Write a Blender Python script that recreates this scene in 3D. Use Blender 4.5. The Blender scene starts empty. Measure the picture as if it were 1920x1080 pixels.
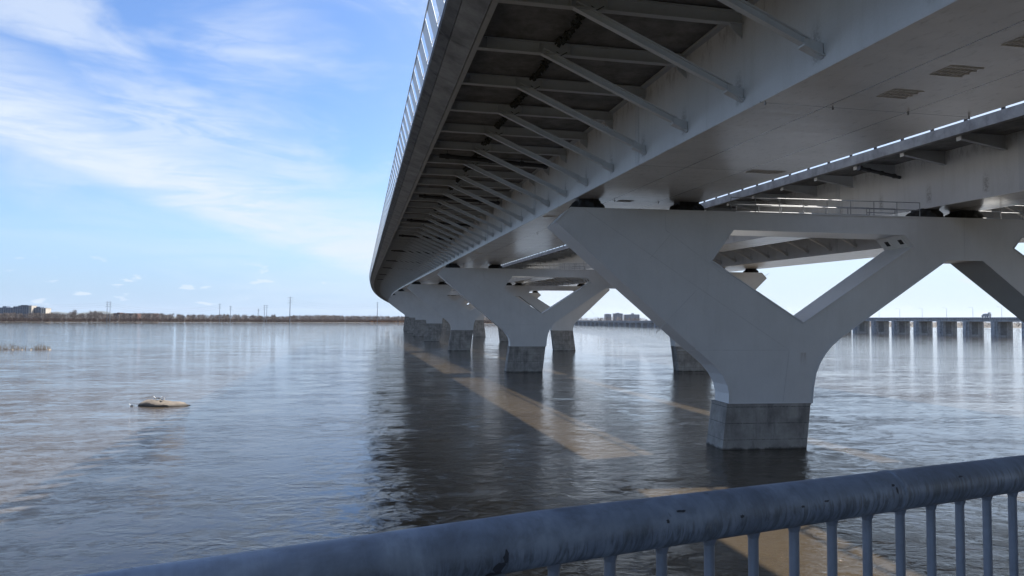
import bpy, bmesh, math, random
from mathutils import Vector, Matrix, noise
from mathutils.geometry import tessellate_polygon
rad = math.radians
scene = bpy.context.scene
col = scene.collection

# ------------------------------------------------------------------ camera
CAMH = 8.72
FPX = 1385.0
cam_d = bpy.data.cameras.new('camera'); cam = bpy.data.objects.new('camera', cam_d); col.objects.link(cam)
cam_d.sensor_width = 36.0; cam_d.sensor_fit = 'HORIZONTAL'; cam_d.lens = 36.0 * FPX / 1920.0
cam_d.clip_start = 0.05; cam_d.clip_end = 80000
p_ = math.atan((599 - 540) / FPX); r_ = rad(0.35)
F = Vector((0, math.cos(p_), math.sin(p_))); R0 = Vector((1, 0, 0)); U0 = Vector((0, -math.sin(p_), math.cos(p_)))
RR = R0 * math.cos(r_) + U0 * math.sin(r_); UU = -R0 * math.sin(r_) + U0 * math.cos(r_)
m = Matrix(((RR.x, UU.x, -F.x), (RR.y, UU.y, -F.y), (RR.z, UU.z, -F.z))).to_4x4()
m.translation = Vector((0, 0, CAMH)); cam.matrix_world = m
scene.camera = cam

# ------------------------------------------------------------------ sky and sun
SUN_DIR = Vector((0.684, 0.751, 0.99)).normalized()
sun_el = math.asin(SUN_DIR.z); sun_az = math.atan2(SUN_DIR.x, SUN_DIR.y)
sd = bpy.data.lights.new('sun', 'SUN'); sun = bpy.data.objects.new('sun', sd); col.objects.link(sun)
sd.energy = 5.0; sd.angle = rad(0.6); sd.color = (1.0, 0.95, 0.87)
sun.rotation_euler = SUN_DIR.to_track_quat('Z', 'Y').to_euler()
sun.location = (60, 60, 120)

w = bpy.data.worlds.new('World'); scene.world = w; w.use_nodes = True
nt = w.node_tree; nt.nodes.clear()
def N(nt, typ, **kw):
    n = nt.nodes.new(typ)
    for k, v in kw.items():
        if k.startswith('i_'):
            key = k[2:]
            n.inputs[int(key) if key.isdigit() else key.replace('_', ' ')].default_value = v
        else: setattr(n, k, v)
    return n
def L(nt, a, b): nt.links.new(a, b)
out = N(nt, 'ShaderNodeOutputWorld'); bg = N(nt, 'ShaderNodeBackground'); bg.inputs[1].default_value = 0.08
sky = N(nt, 'ShaderNodeTexSky'); sky.sky_type = 'NISHITA'; sky.sun_disc = False
sky.sun_elevation = sun_el; sky.sun_rotation = sun_az; sky.altitude = 20
sky.air_density = 1.0; sky.dust_density = 0.6; sky.ozone_density = 1.6
tc = N(nt, 'ShaderNodeTexCoord'); sep = N(nt, 'ShaderNodeSeparateXYZ'); L(nt, tc.outputs['Generated'], sep.inputs[0])
def M(nt, op, a, b=None, c=None, clamp=False):
    n = nt.nodes.new('ShaderNodeMath'); n.operation = op; n.use_clamp = clamp
    for i, v in enumerate((a, b, c)):
        if v is None: continue
        if isinstance(v, (int, float)): n.inputs[i].default_value = v
        else: nt.links.new(v, n.inputs[i])
    return n.outputs[0]
def smooth(nt, v, a, b, lo=0.0, hi=1.0):
    n = nt.nodes.new('ShaderNodeMapRange'); n.interpolation_type = 'SMOOTHSTEP'
    nt.links.new(v, n.inputs[0]); n.inputs[1].default_value = a; n.inputs[2].default_value = b
    n.inputs[3].default_value = lo; n.inputs[4].default_value = hi
    return n.outputs[0]
sx, sy, sz = sep.outputs
az = M(nt, 'ARCTAN2', sx, sy)                     # 0 = north, + to the east
hyp = M(nt, 'SQRT', M(nt, 'ADD', M(nt, 'MULTIPLY', sx, sx), M(nt, 'MULTIPLY', sy, sy)))
el = M(nt, 'ARCTAN2', sz, hyp)
# a cloud layer overhead: the direction projected on a high plane
zz = M(nt, 'MAXIMUM', M(nt, 'ADD', sz, 0.06), 0.02)
cpx = M(nt, 'DIVIDE', sx, zz); cpy = M(nt, 'DIVIDE', sy, zz)
comb = N(nt, 'ShaderNodeCombineXYZ'); L(nt, az, comb.inputs[0]); L(nt, el, comb.inputs[1])
def cloudnoise(scale, sxy, rot, detail=9, rough=0.6, dist=0.6, src=None, loc=(0, 0, 0)):
    mp = N(nt, 'ShaderNodeMapping'); L(nt, src or comb.outputs[0], mp.inputs[0])
    mp.inputs['Location'].default_value = loc
    mp.inputs['Rotation'].default_value = (0, 0, rot); mp.inputs['Scale'].default_value = (sxy[0], sxy[1], 1)
    n = N(nt, 'ShaderNodeTexNoise', i_Scale=scale, i_Detail=detail, i_Roughness=rough, i_Distortion=dist)
    L(nt, mp.outputs[0], n.inputs['Vector']); return n.outputs[0]
n_big = cloudnoise(3.0, (1.0, 2.4), rad(20), 6, 0.55, 0.8)
n_fib = cloudnoise(9.0, (0.55, 3.2), rad(22), 10, 0.62, 1.1)
n_fib2 = cloudnoise(20.0, (0.5, 3.0), rad(-12), 8, 0.62, 0.8)
wob = M(nt, 'MULTIPLY', M(nt, 'SUBTRACT', n_big, 0.5), 0.06)
# main cirrus band, falling from upper left to the horizon on the right
dline = M(nt, 'SUBTRACT', M(nt, 'ADD', el, wob), M(nt, 'ADD', M(nt, 'MULTIPLY', az, -0.31), 0.004))
band = M(nt, 'MULTIPLY', smooth(nt, dline, -0.022, 0.022), smooth(nt, dline, 0.03, 0.135, 1, 0))
fib = smooth(nt, n_fib, 0.32, 0.56)
fib2 = smooth(nt, n_fib2, 0.25, 0.70, 0.70, 1.0)
m1 = M(nt, 'MULTIPLY', M(nt, 'MULTIPLY', band, fib2), M(nt, 'ADD', M(nt, 'MULTIPLY', fib, 0.55), 0.58), clamp=True)
# broad veils higher up
veil = M(nt, 'MULTIPLY', smooth(nt, n_big, 0.40, 0.66), M(nt, 'ADD', M(nt, 'MULTIPLY', fib, 0.7), 0.3))
veil = M(nt, 'MULTIPLY', M(nt, 'MULTIPLY', veil, 0.85, clamp=True), smooth(nt, el, .10, .22, .3, .8))
# small fair-weather clouds just above the horizon
n_cu = cloudnoise(26.0, (1.0, 3.6), 0, 5, 0.5, 0.2)
cu = M(nt, 'MULTIPLY', smooth(nt, n_cu, 0.61, 0.70), M(nt, 'MULTIPLY', smooth(nt, el, 0.006, 0.016), smooth(nt, el, 0.05, 0.09, 1, 0)))
low = smooth(nt, el, 0.0, 0.17, 0.75, 0.0)
mask = M(nt, 'MAXIMUM', M(nt, 'MULTIPLY', m1, 0.95), veil)
mask = M(nt, 'MAXIMUM', mask, M(nt, 'MULTIPLY', cu, 0.7))
mask = M(nt, 'MULTIPLY', mask, smooth(nt, sz, -0.005, 0.02))
# whiter air towards the sun's side
glow = smooth(nt, az, -0.30, 0.35, 0.0, 0.66)
glow = M(nt, 'MULTIPLY', glow, smooth(nt, el, 0.05, 0.75, 1.0, 0.5))
gl = N(nt, 'ShaderNodeMixRGB'); gl.inputs[2].default_value = (4.0, 4.6, 5.3, 1)
CL = N(nt, 'ShaderNodeMixRGB'); CL.inputs[2].default_value = (2.25, 3.25, 4.85, 1)
L(nt, low, CL.inputs[0]); L(nt, glow, gl.inputs[0]); L(nt, CL.outputs[0], gl.inputs[1]); tint = N(nt, 'ShaderNodeMixRGB'); tint.blend_type = 'MULTIPLY'; tint.inputs[0].default_value = 1.0
tint.inputs[2].default_value = (0.62, 0.76, 0.99, 1); L(nt, sky.outputs[0], tint.inputs[1]); L(nt, tint.outputs[0], CL.inputs[1])

mx = N(nt, 'ShaderNodeMixRGB'); mx.inputs[2].default_value = (4.15, 4.65, 5.4, 1)
L(nt, mask, mx.inputs[0]); L(nt, gl.outputs[0], mx.inputs[1]); L(nt, mx.outputs[0], bg.inputs[0]); L(nt, bg.outputs[0], out.inputs[0])

scene.view_settings.view_transform = 'Standard'; scene.view_settings.look = 'None'
scene.view_settings.exposure = 1.26; scene.view_settings.gamma = 1.0
scene.render.engine = 'CYCLES'
scene.cycles.max_bounces = 8

# ------------------------------------------------------------------ helpers
def tag(o, label=None, cat=None, group=None, kind=None):
    if label: o['label'] = label
    if cat: o['category'] = cat
    if group: o['group'] = group
    if kind: o['kind'] = kind
    return o
def empty(name, loc, label, cat, group=None):
    o = bpy.data.objects.new(name, None); col.objects.link(o); o.location = loc
    o.empty_display_size = 0.5
    bpy.context.view_layer.update() if False else None
    return tag(o, label, cat, group)
class MB:
    def __init__(s): s.v = []; s.f = []; s.sm = []
    def add(s, vs, fs, smooth=False):
        b = len(s.v); s.v += [tuple(v) for v in vs]; s.f += [tuple(i + b for i in f) for f in fs]; s.sm += [smooth] * len(fs)
    def box8(s, p):   # p: 4 bottom ccw + 4 top
        s.add(p, [(3, 2, 1, 0), (4, 5, 6, 7), (0, 1, 5, 4), (1, 2, 6, 5), (2, 3, 7, 6), (3, 0, 4, 7)])
    def box(s, x0, x1, y0, y1, z0, z1):
        s.box8([(x0, y0, z0), (x1, y0, z0), (x1, y1, z0), (x0, y1, z0), (x0, y0, z1), (x1, y0, z1), (x1, y1, z1), (x0, y1, z1)])
    def obox(s, c, ax, ay, az_):  # centre and half-axis vectors
        c = Vector(c); P = []
        for k in (-1, 1):
            for i, j in ((-1, -1), (1, -1), (1, 1), (-1, 1)): P.append(c + ax * i + ay * j + az_ * k)
        s.box8(P)
    def tube(s, a, b, r0, r1=None, n=8, caps=True, smooth=True):
        a = Vector(a); b = Vector(b); r1 = r0 if r1 is None else r1
        d = (b - a).normalized(); x = d.orthogonal().normalized(); y = d.cross(x)
        vs = [a + (x * math.cos(2 * math.pi * i / n) + y * math.sin(2 * math.pi * i / n)) * r0 for i in range(n)] + \
             [b + (x * math.cos(2 * math.pi * i / n) + y * math.sin(2 * math.pi * i / n)) * r1 for i in range(n)]
        s.add(vs, [(i, (i + 1) % n, n + (i + 1) % n, n + i) for i in range(n)], smooth)
        if caps: s.add(vs, [tuple(range(n - 1, -1, -1)), tuple(range(n, 2 * n))])
    def path(s, pts, r, n=6):
        for a, b in zip(pts, pts[1:]): s.tube(a, b, r, n=n)
    def sweep(s, rings, closed=True, caps=True):
        k = len(rings[0]); vs = [v for r in rings for v in r]; fs = []
        for i in range(len(rings) - 1):
            for j in range(k if closed else k - 1):
                a = i * k + j; b = i * k + (j + 1) % k
                fs.append((a, b, b + k, a + k))
        s.add(vs, fs)
        if caps:
            tri = tessellate_polygon([[Vector(v) for v in rings[0]]])
            s.add(rings[0], [tuple(t) for t in tri]); s.add(rings[-1], [tuple(reversed(t)) for t in tri])
    def build(s, name, mat, parent=None, bevel=0.0, fix=True):
        me = bpy.data.meshes.new(name); me.from_pydata(s.v, [], s.f)
        me.polygons.foreach_set('use_smooth', s.sm)
        if fix:
            bm = bmesh.new(); bm.from_mesh(me); bmesh.ops.remove_doubles(bm, verts=bm.verts, dist=1e-5) if bevel else None
            bmesh.ops.recalc_face_normals(bm, faces=bm.faces); bm.to_mesh(me); bm.free()
        me.materials.append(mat); me.update()
        o = bpy.data.objects.new(name, me); col.objects.link(o)
        if parent: setpar(o, parent)
        if bevel:
            md = o.modifiers.new('edge', 'BEVEL'); md.width = bevel; md.segments = 1; md.limit_method = 'ANGLE'; md.angle_limit = rad(35)
        return o
def worldloc(o):
    l = Vector(o.location)
    while o.parent: o = o.parent; l += Vector(o.location)
    return l
def setpar(o, parent):
    # mesh built in world coordinates: shift it into the parent's frame
    l = worldloc(parent); o.data.transform(Matrix.Translation(-l)) if o.data else None
    o.parent = parent
def recentre(o):
    """put the origin of a top-level mesh at the base of its geometry"""
    vs = o.data.vertices; n = len(vs)
    c = Vector((sum(v.co.x for v in vs) / n, sum(v.co.y for v in vs) / n, min(v.co.z for v in vs)))
    o.data.transform(Matrix.Translation(-c)); o.location = c; return o

# ------------------------------------------------------------------ materials
def mat(name):
    m = bpy.data.materials.new(name); m.use_nodes = True; nt = m.node_tree
    return m, nt, nt.nodes['Principled BSDF']
def ramp(nt, fac, stops):
    r = nt.nodes.new('ShaderNodeValToRGB'); cr = r.color_ramp
    while len(cr.elements) < len(stops): cr.elements.new(0.5)
    for e, (p, c) in zip(cr.elements, stops): e.position = p; e.color = (*c, 1)
    nt.links.new(fac, r.inputs[0]); return r.outputs[0]
def noise_t(nt, vec, scale, detail=5, rough=0.55, sc=(1, 1, 1), dist=0.0, rot=(0, 0, 0)):
    mp = nt.nodes.new('ShaderNodeMapping'); nt.links.new(vec, mp.inputs[0]); mp.inputs['Scale'].default_value = sc
    mp.inputs['Rotation'].default_value = rot
    n = nt.nodes.new('ShaderNodeTexNoise'); n.inputs['Scale'].default_value = scale; n.inputs['Detail'].default_value = detail
    n.inputs['Roughness'].default_value = rough; n.inputs['Distortion'].default_value = dist
    nt.links.new(mp.outputs[0], n.inputs['Vector']); return n.outputs[0]
def geo(nt): return nt.nodes.new('ShaderNodeNewGeometry').outputs['Position']
def bump(nt, bs, h, strength, dist):
    b = nt.nodes.new('ShaderNodeBump'); b.inputs['Strength'].default_value = strength; b.inputs['Distance'].default_value = dist
    nt.links.new(h, b.inputs['Height']); nt.links.new(b.outputs[0], bs.inputs['Normal'])
def mixc(nt, f, a, b, typ='MIX'):
    n = nt.nodes.new('ShaderNodeMixRGB'); n.blend_type = typ
    for i, v in ((0, f), (1, a), (2, b)):
        if isinstance(v, (int, float)): n.inputs[i].default_value = v
        elif isinstance(v, tuple): n.inputs[i].default_value = (*v, 1)
        else: nt.links.new(v, n.inputs[i])
    return n.outputs[0]
def simple(name, c, rough=0.6, metal=0.0, var=0.15, scale=3.0, spec=0.5):
    m, nt, bs = mat(name); P = geo(nt)
    n = noise_t(nt, P, scale, 5, 0.6)
    c1 = tuple(x * (1 - var) for x in c); c2 = tuple(min(1, x * (1 + var)) for x in c)
    L(nt, ramp(nt, n, [(0.3, c1), (0.7, c2)]), bs.inputs['Base Color'])
    bs.inputs['Roughness'].default_value = rough; bs.inputs['Metallic'].default_value = metal
    bs.inputs['Specular IOR Level'].default_value = spec
    return m

# painted steel (grey-white paint, faint mottling, light grime streaks)
def steel(name, c, rough=0.45, streak=0.25, pan=None, spec=0.5):
    m, nt, bs = mat(name); P = geo(nt)
    a = noise_t(nt, P, 0.35, 6, 0.6)
    b = noise_t(nt, P, 1.6, 8, 0.65, sc=(1, 1, 0.12))
    d = noise_t(nt, P, 14, 4, 0.6)
    base = ramp(nt, a, [(0.3, tuple(x * 0.95 for x in c)), (0.7, tuple(x * 1.06 for x in c))])
    st = ramp(nt, b, [(0.50, (1, 1, 1)), (0.74, tuple([1 - streak] * 2 + [1 - streak * 1.15]))])
    cc = mixc(nt, 1.0, base, st, 'MULTIPLY')
    cc = mixc(nt, 0.05, cc, ramp(nt, d, [(0.35, (0.2, 0.2, 0.2)), (0.6, (1, 1, 1))]), 'MULTIPLY')
    L(nt, cc, bs.inputs['Base Color'])
    L(nt, ramp(nt, a, [(0.3, (rough * 0.8,) * 3), (0.7, (min(1, rough * 1.25),) * 3)]), bs.inputs['Roughness'])
    bs.inputs['Specular IOR Level'].default_value = spec
    return m
PAINT = (0.40, 0.42, 0.43)
M_pier = steel('pier_paint', (0.69, 0.695, 0.70), 0.42, 0.05)
def rust_spot(m):
    nt = m.node_tree; bs = nt.nodes['Principled BSDF']; P = geo(nt); sp = nt.nodes.new('ShaderNodeSeparateXYZ'); nt.links.new(P, sp.inputs[0])
    src = bs.inputs['Base Color'].links[0].from_socket; x = M(nt, 'ABSOLUTE', M(nt, 'SUBTRACT', sp.outputs[0], 20.2)); z = sp.outputs[2]
    st = noise_t(nt, P, 6, 4, .6, sc=(1, 1, .1))
    k = M(nt, 'MULTIPLY', M(nt, 'MULTIPLY', smooth(nt, x, .12, .32, 1, 0), smooth(nt, z, 5.4, 6.5, .0, 1)), M(nt, 'MULTIPLY', M(nt, 'LESS_THAN', z, 6.55), smooth(nt, st, .35, .6, .2, .8)))
    k = M(nt, 'MULTIPLY', M(nt, 'MULTIPLY', k, .45), M(nt, 'LESS_THAN', sp.outputs[1], 56))
    L(nt, mixc(nt, k, src, (.22, .13, .06)), bs.inputs['Base Color'])
rust_spot(M_pier)
M_web = steel('girder_paint', (0.68, 0.69, 0.70), 0.38, 0.10)
def grime(m, phase):
    nt = m.node_tree; bs = nt.nodes['Principled BSDF']; src = bs.inputs['Base Color'].links[0].from_socket
    at = nt.nodes.new('ShaderNodeAttribute'); at.attribute_name = 'road'; sp = nt.nodes.new('ShaderNodeSeparateXYZ'); nt.links.new(at.outputs['Vector'], sp.inputs[0])
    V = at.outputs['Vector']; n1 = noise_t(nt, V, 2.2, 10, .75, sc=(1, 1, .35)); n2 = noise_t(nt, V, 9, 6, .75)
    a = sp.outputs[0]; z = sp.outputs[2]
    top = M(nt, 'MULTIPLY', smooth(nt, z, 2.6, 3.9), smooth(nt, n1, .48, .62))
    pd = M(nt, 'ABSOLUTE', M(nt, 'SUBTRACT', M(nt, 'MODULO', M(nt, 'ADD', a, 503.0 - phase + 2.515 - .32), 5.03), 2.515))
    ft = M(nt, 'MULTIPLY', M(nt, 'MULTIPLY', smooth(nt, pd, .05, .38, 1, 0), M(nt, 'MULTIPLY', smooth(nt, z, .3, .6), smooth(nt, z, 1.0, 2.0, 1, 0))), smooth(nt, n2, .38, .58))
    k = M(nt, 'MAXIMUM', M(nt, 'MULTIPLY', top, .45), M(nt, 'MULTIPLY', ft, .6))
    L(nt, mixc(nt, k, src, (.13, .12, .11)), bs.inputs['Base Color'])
grime(M_web, -.50)
M_strut = steel('strut_paint', (0.62, 0.64, 0.66), 0.42, 0.1)
M_beam = steel('beam_paint', (0.50, 0.52, 0.54), 0.5, 0.1)

def soffit_mat():
    m, nt, bs = mat('girder_bottom_paint')
    at = nt.nodes.new('ShaderNodeAttribute'); at.attribute_name = 'road'   # x = along, y = across (metres)
    V = at.outputs['Vector']; sp = nt.nodes.new('ShaderNodeSeparateXYZ'); nt.links.new(V, sp.inputs[0])
    a = noise_t(nt, V, 0.5, 6, 0.6, sc=(1, 0.5, 1))
    rip = noise_t(nt, V, 1.1, 4, 0.5, sc=(1.0, 0.16, 1), dist=0.3)
    c = ramp(nt, a, [(0.3, (0.66, 0.65, 0.64)), (0.7, (0.80, 0.79, 0.78))])
    # plate joints along and across
    def line(v, period, off, wd):
        k = M(nt, 'ABSOLUTE', M(nt, 'SUBTRACT', M(nt, 'MODULO', M(nt, 'ADD', v, 1000 * period - off + period / 2), period), period / 2))
        return M(nt, 'LESS_THAN', k, wd)
    l1 = M(nt, 'LESS_THAN', M(nt, 'ABSOLUTE', M(nt, 'ADD', sp.outputs[1], 7.2)), 0.030)
    l2 = M(nt, 'LESS_THAN', M(nt, 'ABSOLUTE', M(nt, 'ADD', sp.outputs[1], 3.75)), 0.030)
    l3 = line(sp.outputs[0], 12.06, 1.9, 0.022)
    ln = M(nt, 'MAXIMUM', M(nt, 'MAXIMUM', l1, l2), M(nt, 'MULTIPLY', l3, 0.8))
    c = mixc(nt, ln, c, (0.07, 0.07, 0.075))
    gr = noise_t(nt, V, 3.5, 8, 0.7, sc=(0.5, 1, 1))
    c = mixc(nt, M(nt, 'MULTIPLY', smooth(nt, gr, 0.52, 0.72), 0.35), c, (0.20, 0.19, 0.17))
    L(nt, c, bs.inputs['Base Color'])
    bs.inputs['Roughness'].default_value = 0.20; bs.inputs['Specular IOR Level'].default_value = 0.6
    # slight dishing of the plates between the stiffeners
    dish = M(nt, 'SINE', M(nt, 'MULTIPLY', sp.outputs[0], 2 * math.pi / 5.026))
    h = M(nt, 'ADD', M(nt, 'MULTIPLY', rip, 0.6), M(nt, 'MULTIPLY', dish, 0.12))
    bump(nt, bs, h, 1.0, 0.020)
    return m
M_soffit = soffit_mat()

def concrete(name, c, streaks=0.5, joints=None, rough=0.85, dark=(0.05, 0.05, 0.055), spk=0.5):
    m, nt, bs = mat(name); P = geo(nt); sp = nt.nodes.new('ShaderNodeSeparateXYZ'); nt.links.new(P, sp.inputs[0])
    a = noise_t(nt, P, 0.8, 8, 0.65)
    b = noise_t(nt, P, 1.3, 8, 0.7, sc=(1, 1, 0.14))
    f = noise_t(nt, P, 9, 6, 0.7)
    base = ramp(nt, a, [(0.30, tuple(x * 0.60 for x in c)), (0.52, c), (0.72, tuple(min(1, x * 1.35) for x in c))])
    cc = mixc(nt, M(nt, 'MULTIPLY', smooth(nt, b, 0.46, 0.68), streaks), base, dark)
    cc = mixc(nt, M(nt, 'MULTIPLY', smooth(nt, f, 0.48, 0.64), 0.28 * spk), cc, tuple(x * 0.35 for x in c))
    if joints:
        z = sp.outputs[2]
        k = M(nt, 'ABSOLUTE', M(nt, 'SUBTRACT', M(nt, 'MODULO', M(nt, 'ADD', z, 100), joints), joints / 2))
        ln = M(nt, 'MULTIPLY', M(nt, 'LESS_THAN', k, 0.02), M(nt, 'ADD', smooth(nt, f, 0.4, 0.55), 0.3))
        cc = mixc(nt, M(nt, 'MULTIPLY', ln, 0.7), cc, dark)
    L(nt, cc, bs.inputs['Base Color']); bs.inputs['Roughness'].default_value = rough
    bump(nt, bs, f, 0.35, 0.03)
    return m
def pedestal_mat():
    m = concrete('pedestal_concrete', (0.34, 0.325, 0.305), 0.45, joints=1.1)
    nt = m.node_tree; bs = nt.nodes['Principled BSDF']
    # tidemark: dark wet band with a pale mineral edge just above the water
    P = geo(nt); sp = nt.nodes.new('ShaderNodeSeparateXYZ'); nt.links.new(P, sp.inputs[0])
    n = noise_t(nt, P, 1.2, 6, 0.6)
    z = M(nt, 'ADD', sp.outputs[2], M(nt, 'MULTIPLY', n, 0.5))
    src = bs.inputs['Base Color'].links[0].from_socket
    pale = M(nt, 'MULTIPLY', smooth(nt, z, 0.35, 0.6), smooth(nt, z, 0.7, 1.3, 1, 0))
    c = mixc(nt, M(nt, 'MULTIPLY', pale, 0.25), src, (0.34, 0.33, 0.30))
    c = mixc(nt, smooth(nt, z, 0.25, 0.42, 0.8, 0.0), c, (0.035, 0.033, 0.028))
    L(nt, c, bs.inputs['Base Color']); return m
M_ped = pedestal_mat()
M_conc_soffit = concrete('deck_soffit_concrete', (0.20, 0.198, 0.195), 0.35, rough=0.9, dark=(0.03, 0.028, 0.028))
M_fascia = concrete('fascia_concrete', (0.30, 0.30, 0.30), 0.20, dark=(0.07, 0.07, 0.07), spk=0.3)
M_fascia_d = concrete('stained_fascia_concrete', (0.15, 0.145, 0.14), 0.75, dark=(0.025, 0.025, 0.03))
M_alu = simple('aluminium', (0.55, 0.57, 0.60), 0.35, 0.6, 0.06, 2)
M_slat = simple('railing_slat', (0.66, 0.68, 0.70), 0.45, 0.3, 0.06, 2)
M_dark = simple('black_rubber', (0.028, 0.027, 0.026), 0.75, 0, 0.4, 6)
M_bearing = simple('dark_bearing_steel', (0.045, 0.045, 0.048), 0.6, 0.2, 0.3, 4)
M_cable = simple('cable_sheath', (0.04, 0.042, 0.035), 0.8, 0, 0.5, 9)
M_pipe = simple('drain_pipe_plastic', (0.035, 0.035, 0.038), 0.5, 0, 0.2, 4)
M_rail = simple('cap_rail_steel', (0.30, 0.31, 0.32), 0.5, 0.3, 0.15, 4)
M_white = simple('white_plate', (0.6, 0.6, 0.58), 0.5, 0, 0.08, 4)
M_asphalt = simple('asphalt', (0.05, 0.05, 0.05), 0.9, 0, 0.2, 4)
M_rust = None

# ------------------------------------------------------------------ the line of the bridge
G = Vector((14.264, 50.452, 0))
th = rad(-11.5)
T = Vector((math.sin(th), math.cos(th), 0)); RV = Vector((math.cos(th), -math.sin(th), 0)); Z = Vector((0, 0, 1))
S1, RAD = 200.0, 7000.0
def off(s): return (s - S1) ** 2 / (2 * RAD) if s > S1 else 0.0
def slope(s): return (s - S1) / RAD if s > S1 else 0.0
def z0(s):
    z = 17.0 + 0.013 * s
    if s > 300: z -= (s - 300) ** 2 / 60000.0
    return z
def W(s, r, z, rel=True):
    p = G + T * (s - r * slope(s)) + RV * (r + off(s))
    return Vector((p.x, p.y, z + (z0(s) if rel else 0)))
def stations(a, b, step=10.05):
    n = max(1, int(round((b - a) / step))); return [a + (b - a) * i / n for i in range(n + 1)]
SA, SB = -96.0, 905.0
PITCH = 5.03

def sweep_poly(mb, poly, a=SA, b=SB, step=10.06):
    mb.sweep([[W(s, r, z) for r, z in poly] for s in stations(a, b, step)])

def road_attr(o, sx=1.0, ox=0.0):
    """store along/across coordinates for the paint pattern"""
    me = o.data; at = me.attributes.new('road', 'FLOAT_VECTOR', 'POINT'); base = worldloc(o)
    for i, v in enumerate(me.vertices):
        p = v.co + base - G
        s = p.dot(T); r = p.dot(RV) - off(s)
        at.data[i].vector = (s, (ox - r) if sx < 0 else r + ox, p.z - z0(s))

def ibeam(mb, a, b, depth, fw, tw=0.03, tf=0.04, along=None):
    """I beam from a to b (points on the underside of the lower flange), along = horizontal flange direction"""
    a = Vector(a); b = Vector(b); d = (b - a).normalized(); h = along.normalized()
    up = h.cross(d).normalized()
    if up.z < 0: up = -up
    c = (a + b) / 2; hl = (b - a).length / 2
    mb.obox(c + up * tf / 2, d * hl, h * fw / 2, up * tf / 2)
    mb.obox(c + up * (depth - tf / 2), d * hl, h * fw / 2, up * tf / 2)
    mb.obox(c + up * depth / 2, d * hl, h * tw / 2, up * (depth / 2 - tf))

def strut_mesh(mb, s, sg, c0):
    """sloping strut; sg=+1 left overhang of a girder whose left web is at c0, -1 right"""
    fr = lambda r: c0 + sg * (r + 9.65)
    a = W(s, fr(-16.5), 3.53); b = W(s, fr(-10.25), 0.82)
    ibeam(mb, a, b, 0.30, 0.24, along=T)
    # foot gusset
    P = []
    for dz, r in ((0.46, -9.68), (0.95, -9.68), (1.10, -10.35), (0.80, -10.35), (0.62, -10.0)):
        P.append((fr(r), dz))
    r1 = [W(s - 0.10, r, z) for r, z in P]; r2 = [W(s + 0.10, r, z) for r, z in P]
    mb.sweep([r1, r2])
    P2 = [(fr(-9.68), 0.52), (fr(-9.68), 0.56), (fr(-10.4), 0.86), (fr(-10.4), 0.80)]
    mb.sweep([[W(s - 0.19, r, z) for r, z in P2], [W(s + 0.19, r, z) for r, z in P2]])
def beam_mesh(mb, s, sg, c0, r_out=-19.55):
    fr = lambda r: c0 + sg * (r + 9.65)
    a = W(s, fr(r_out), 3.56); b = W(s, fr(-9.68), 3.50)
    ibeam(mb, a, b, 0.52, 0.30, along=T)
    for r in (-16.6, -15.2, -18.9):                                   # web stiffeners
        if abs(r) > abs(r_out): continue
        mb.obox(W(s, fr(r), 3.82), RV * 0.012, T * 0.13, Z * 0.22)
    # end knee against the web
    P = [(fr(-9.68), 2.95), (fr(-9.68), 3.5), (fr(-10.2), 3.5), (fr(-10.1), 3.3)]
    mb.sweep([[W(s - 0.02, r, z) for r, z in P], [W(s + 0.02, r, z) for r, z in P]])

def cable_bundle(mb, s0, s1, r, rng):
    s = s0
    while s < s1:
        f = (s - s0) / (s1 - s0); zc = 3.98 - 0.10 * math.sin(f * math.pi) + rng.uniform(-.05, .03)
        c = W(s, r + rng.uniform(-.12, .12), zc)
        a = Vector((rng.uniform(-1, 1), rng.uniform(-1, 1), rng.uniform(-1, 1))).normalized() * rng.uniform(.08, .17)
        b = a.orthogonal().normalized() * rng.uniform(.05, .11); d = a.cross(b).normalized() * rng.uniform(.02, .05)
        mb.obox(c, a, b, d); s += rng.uniform(0.05, 0.12)
    mb.path([W(s0 + (s1 - s0) * i / 6, r, 3.95 - 0.1 * math.sin(i / 6 * math.pi)) for i in range(7)], 0.035)

strut_s = [-0.0 + 0.1 + PITCH * k for k in range(-19, 180)]
strut_s = [s - 15.6 + 15.0 + 0.0 for s in strut_s]              # feet fall on ... -20.6, -15.6, -10.5, -5.5, -0.5 ...

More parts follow.
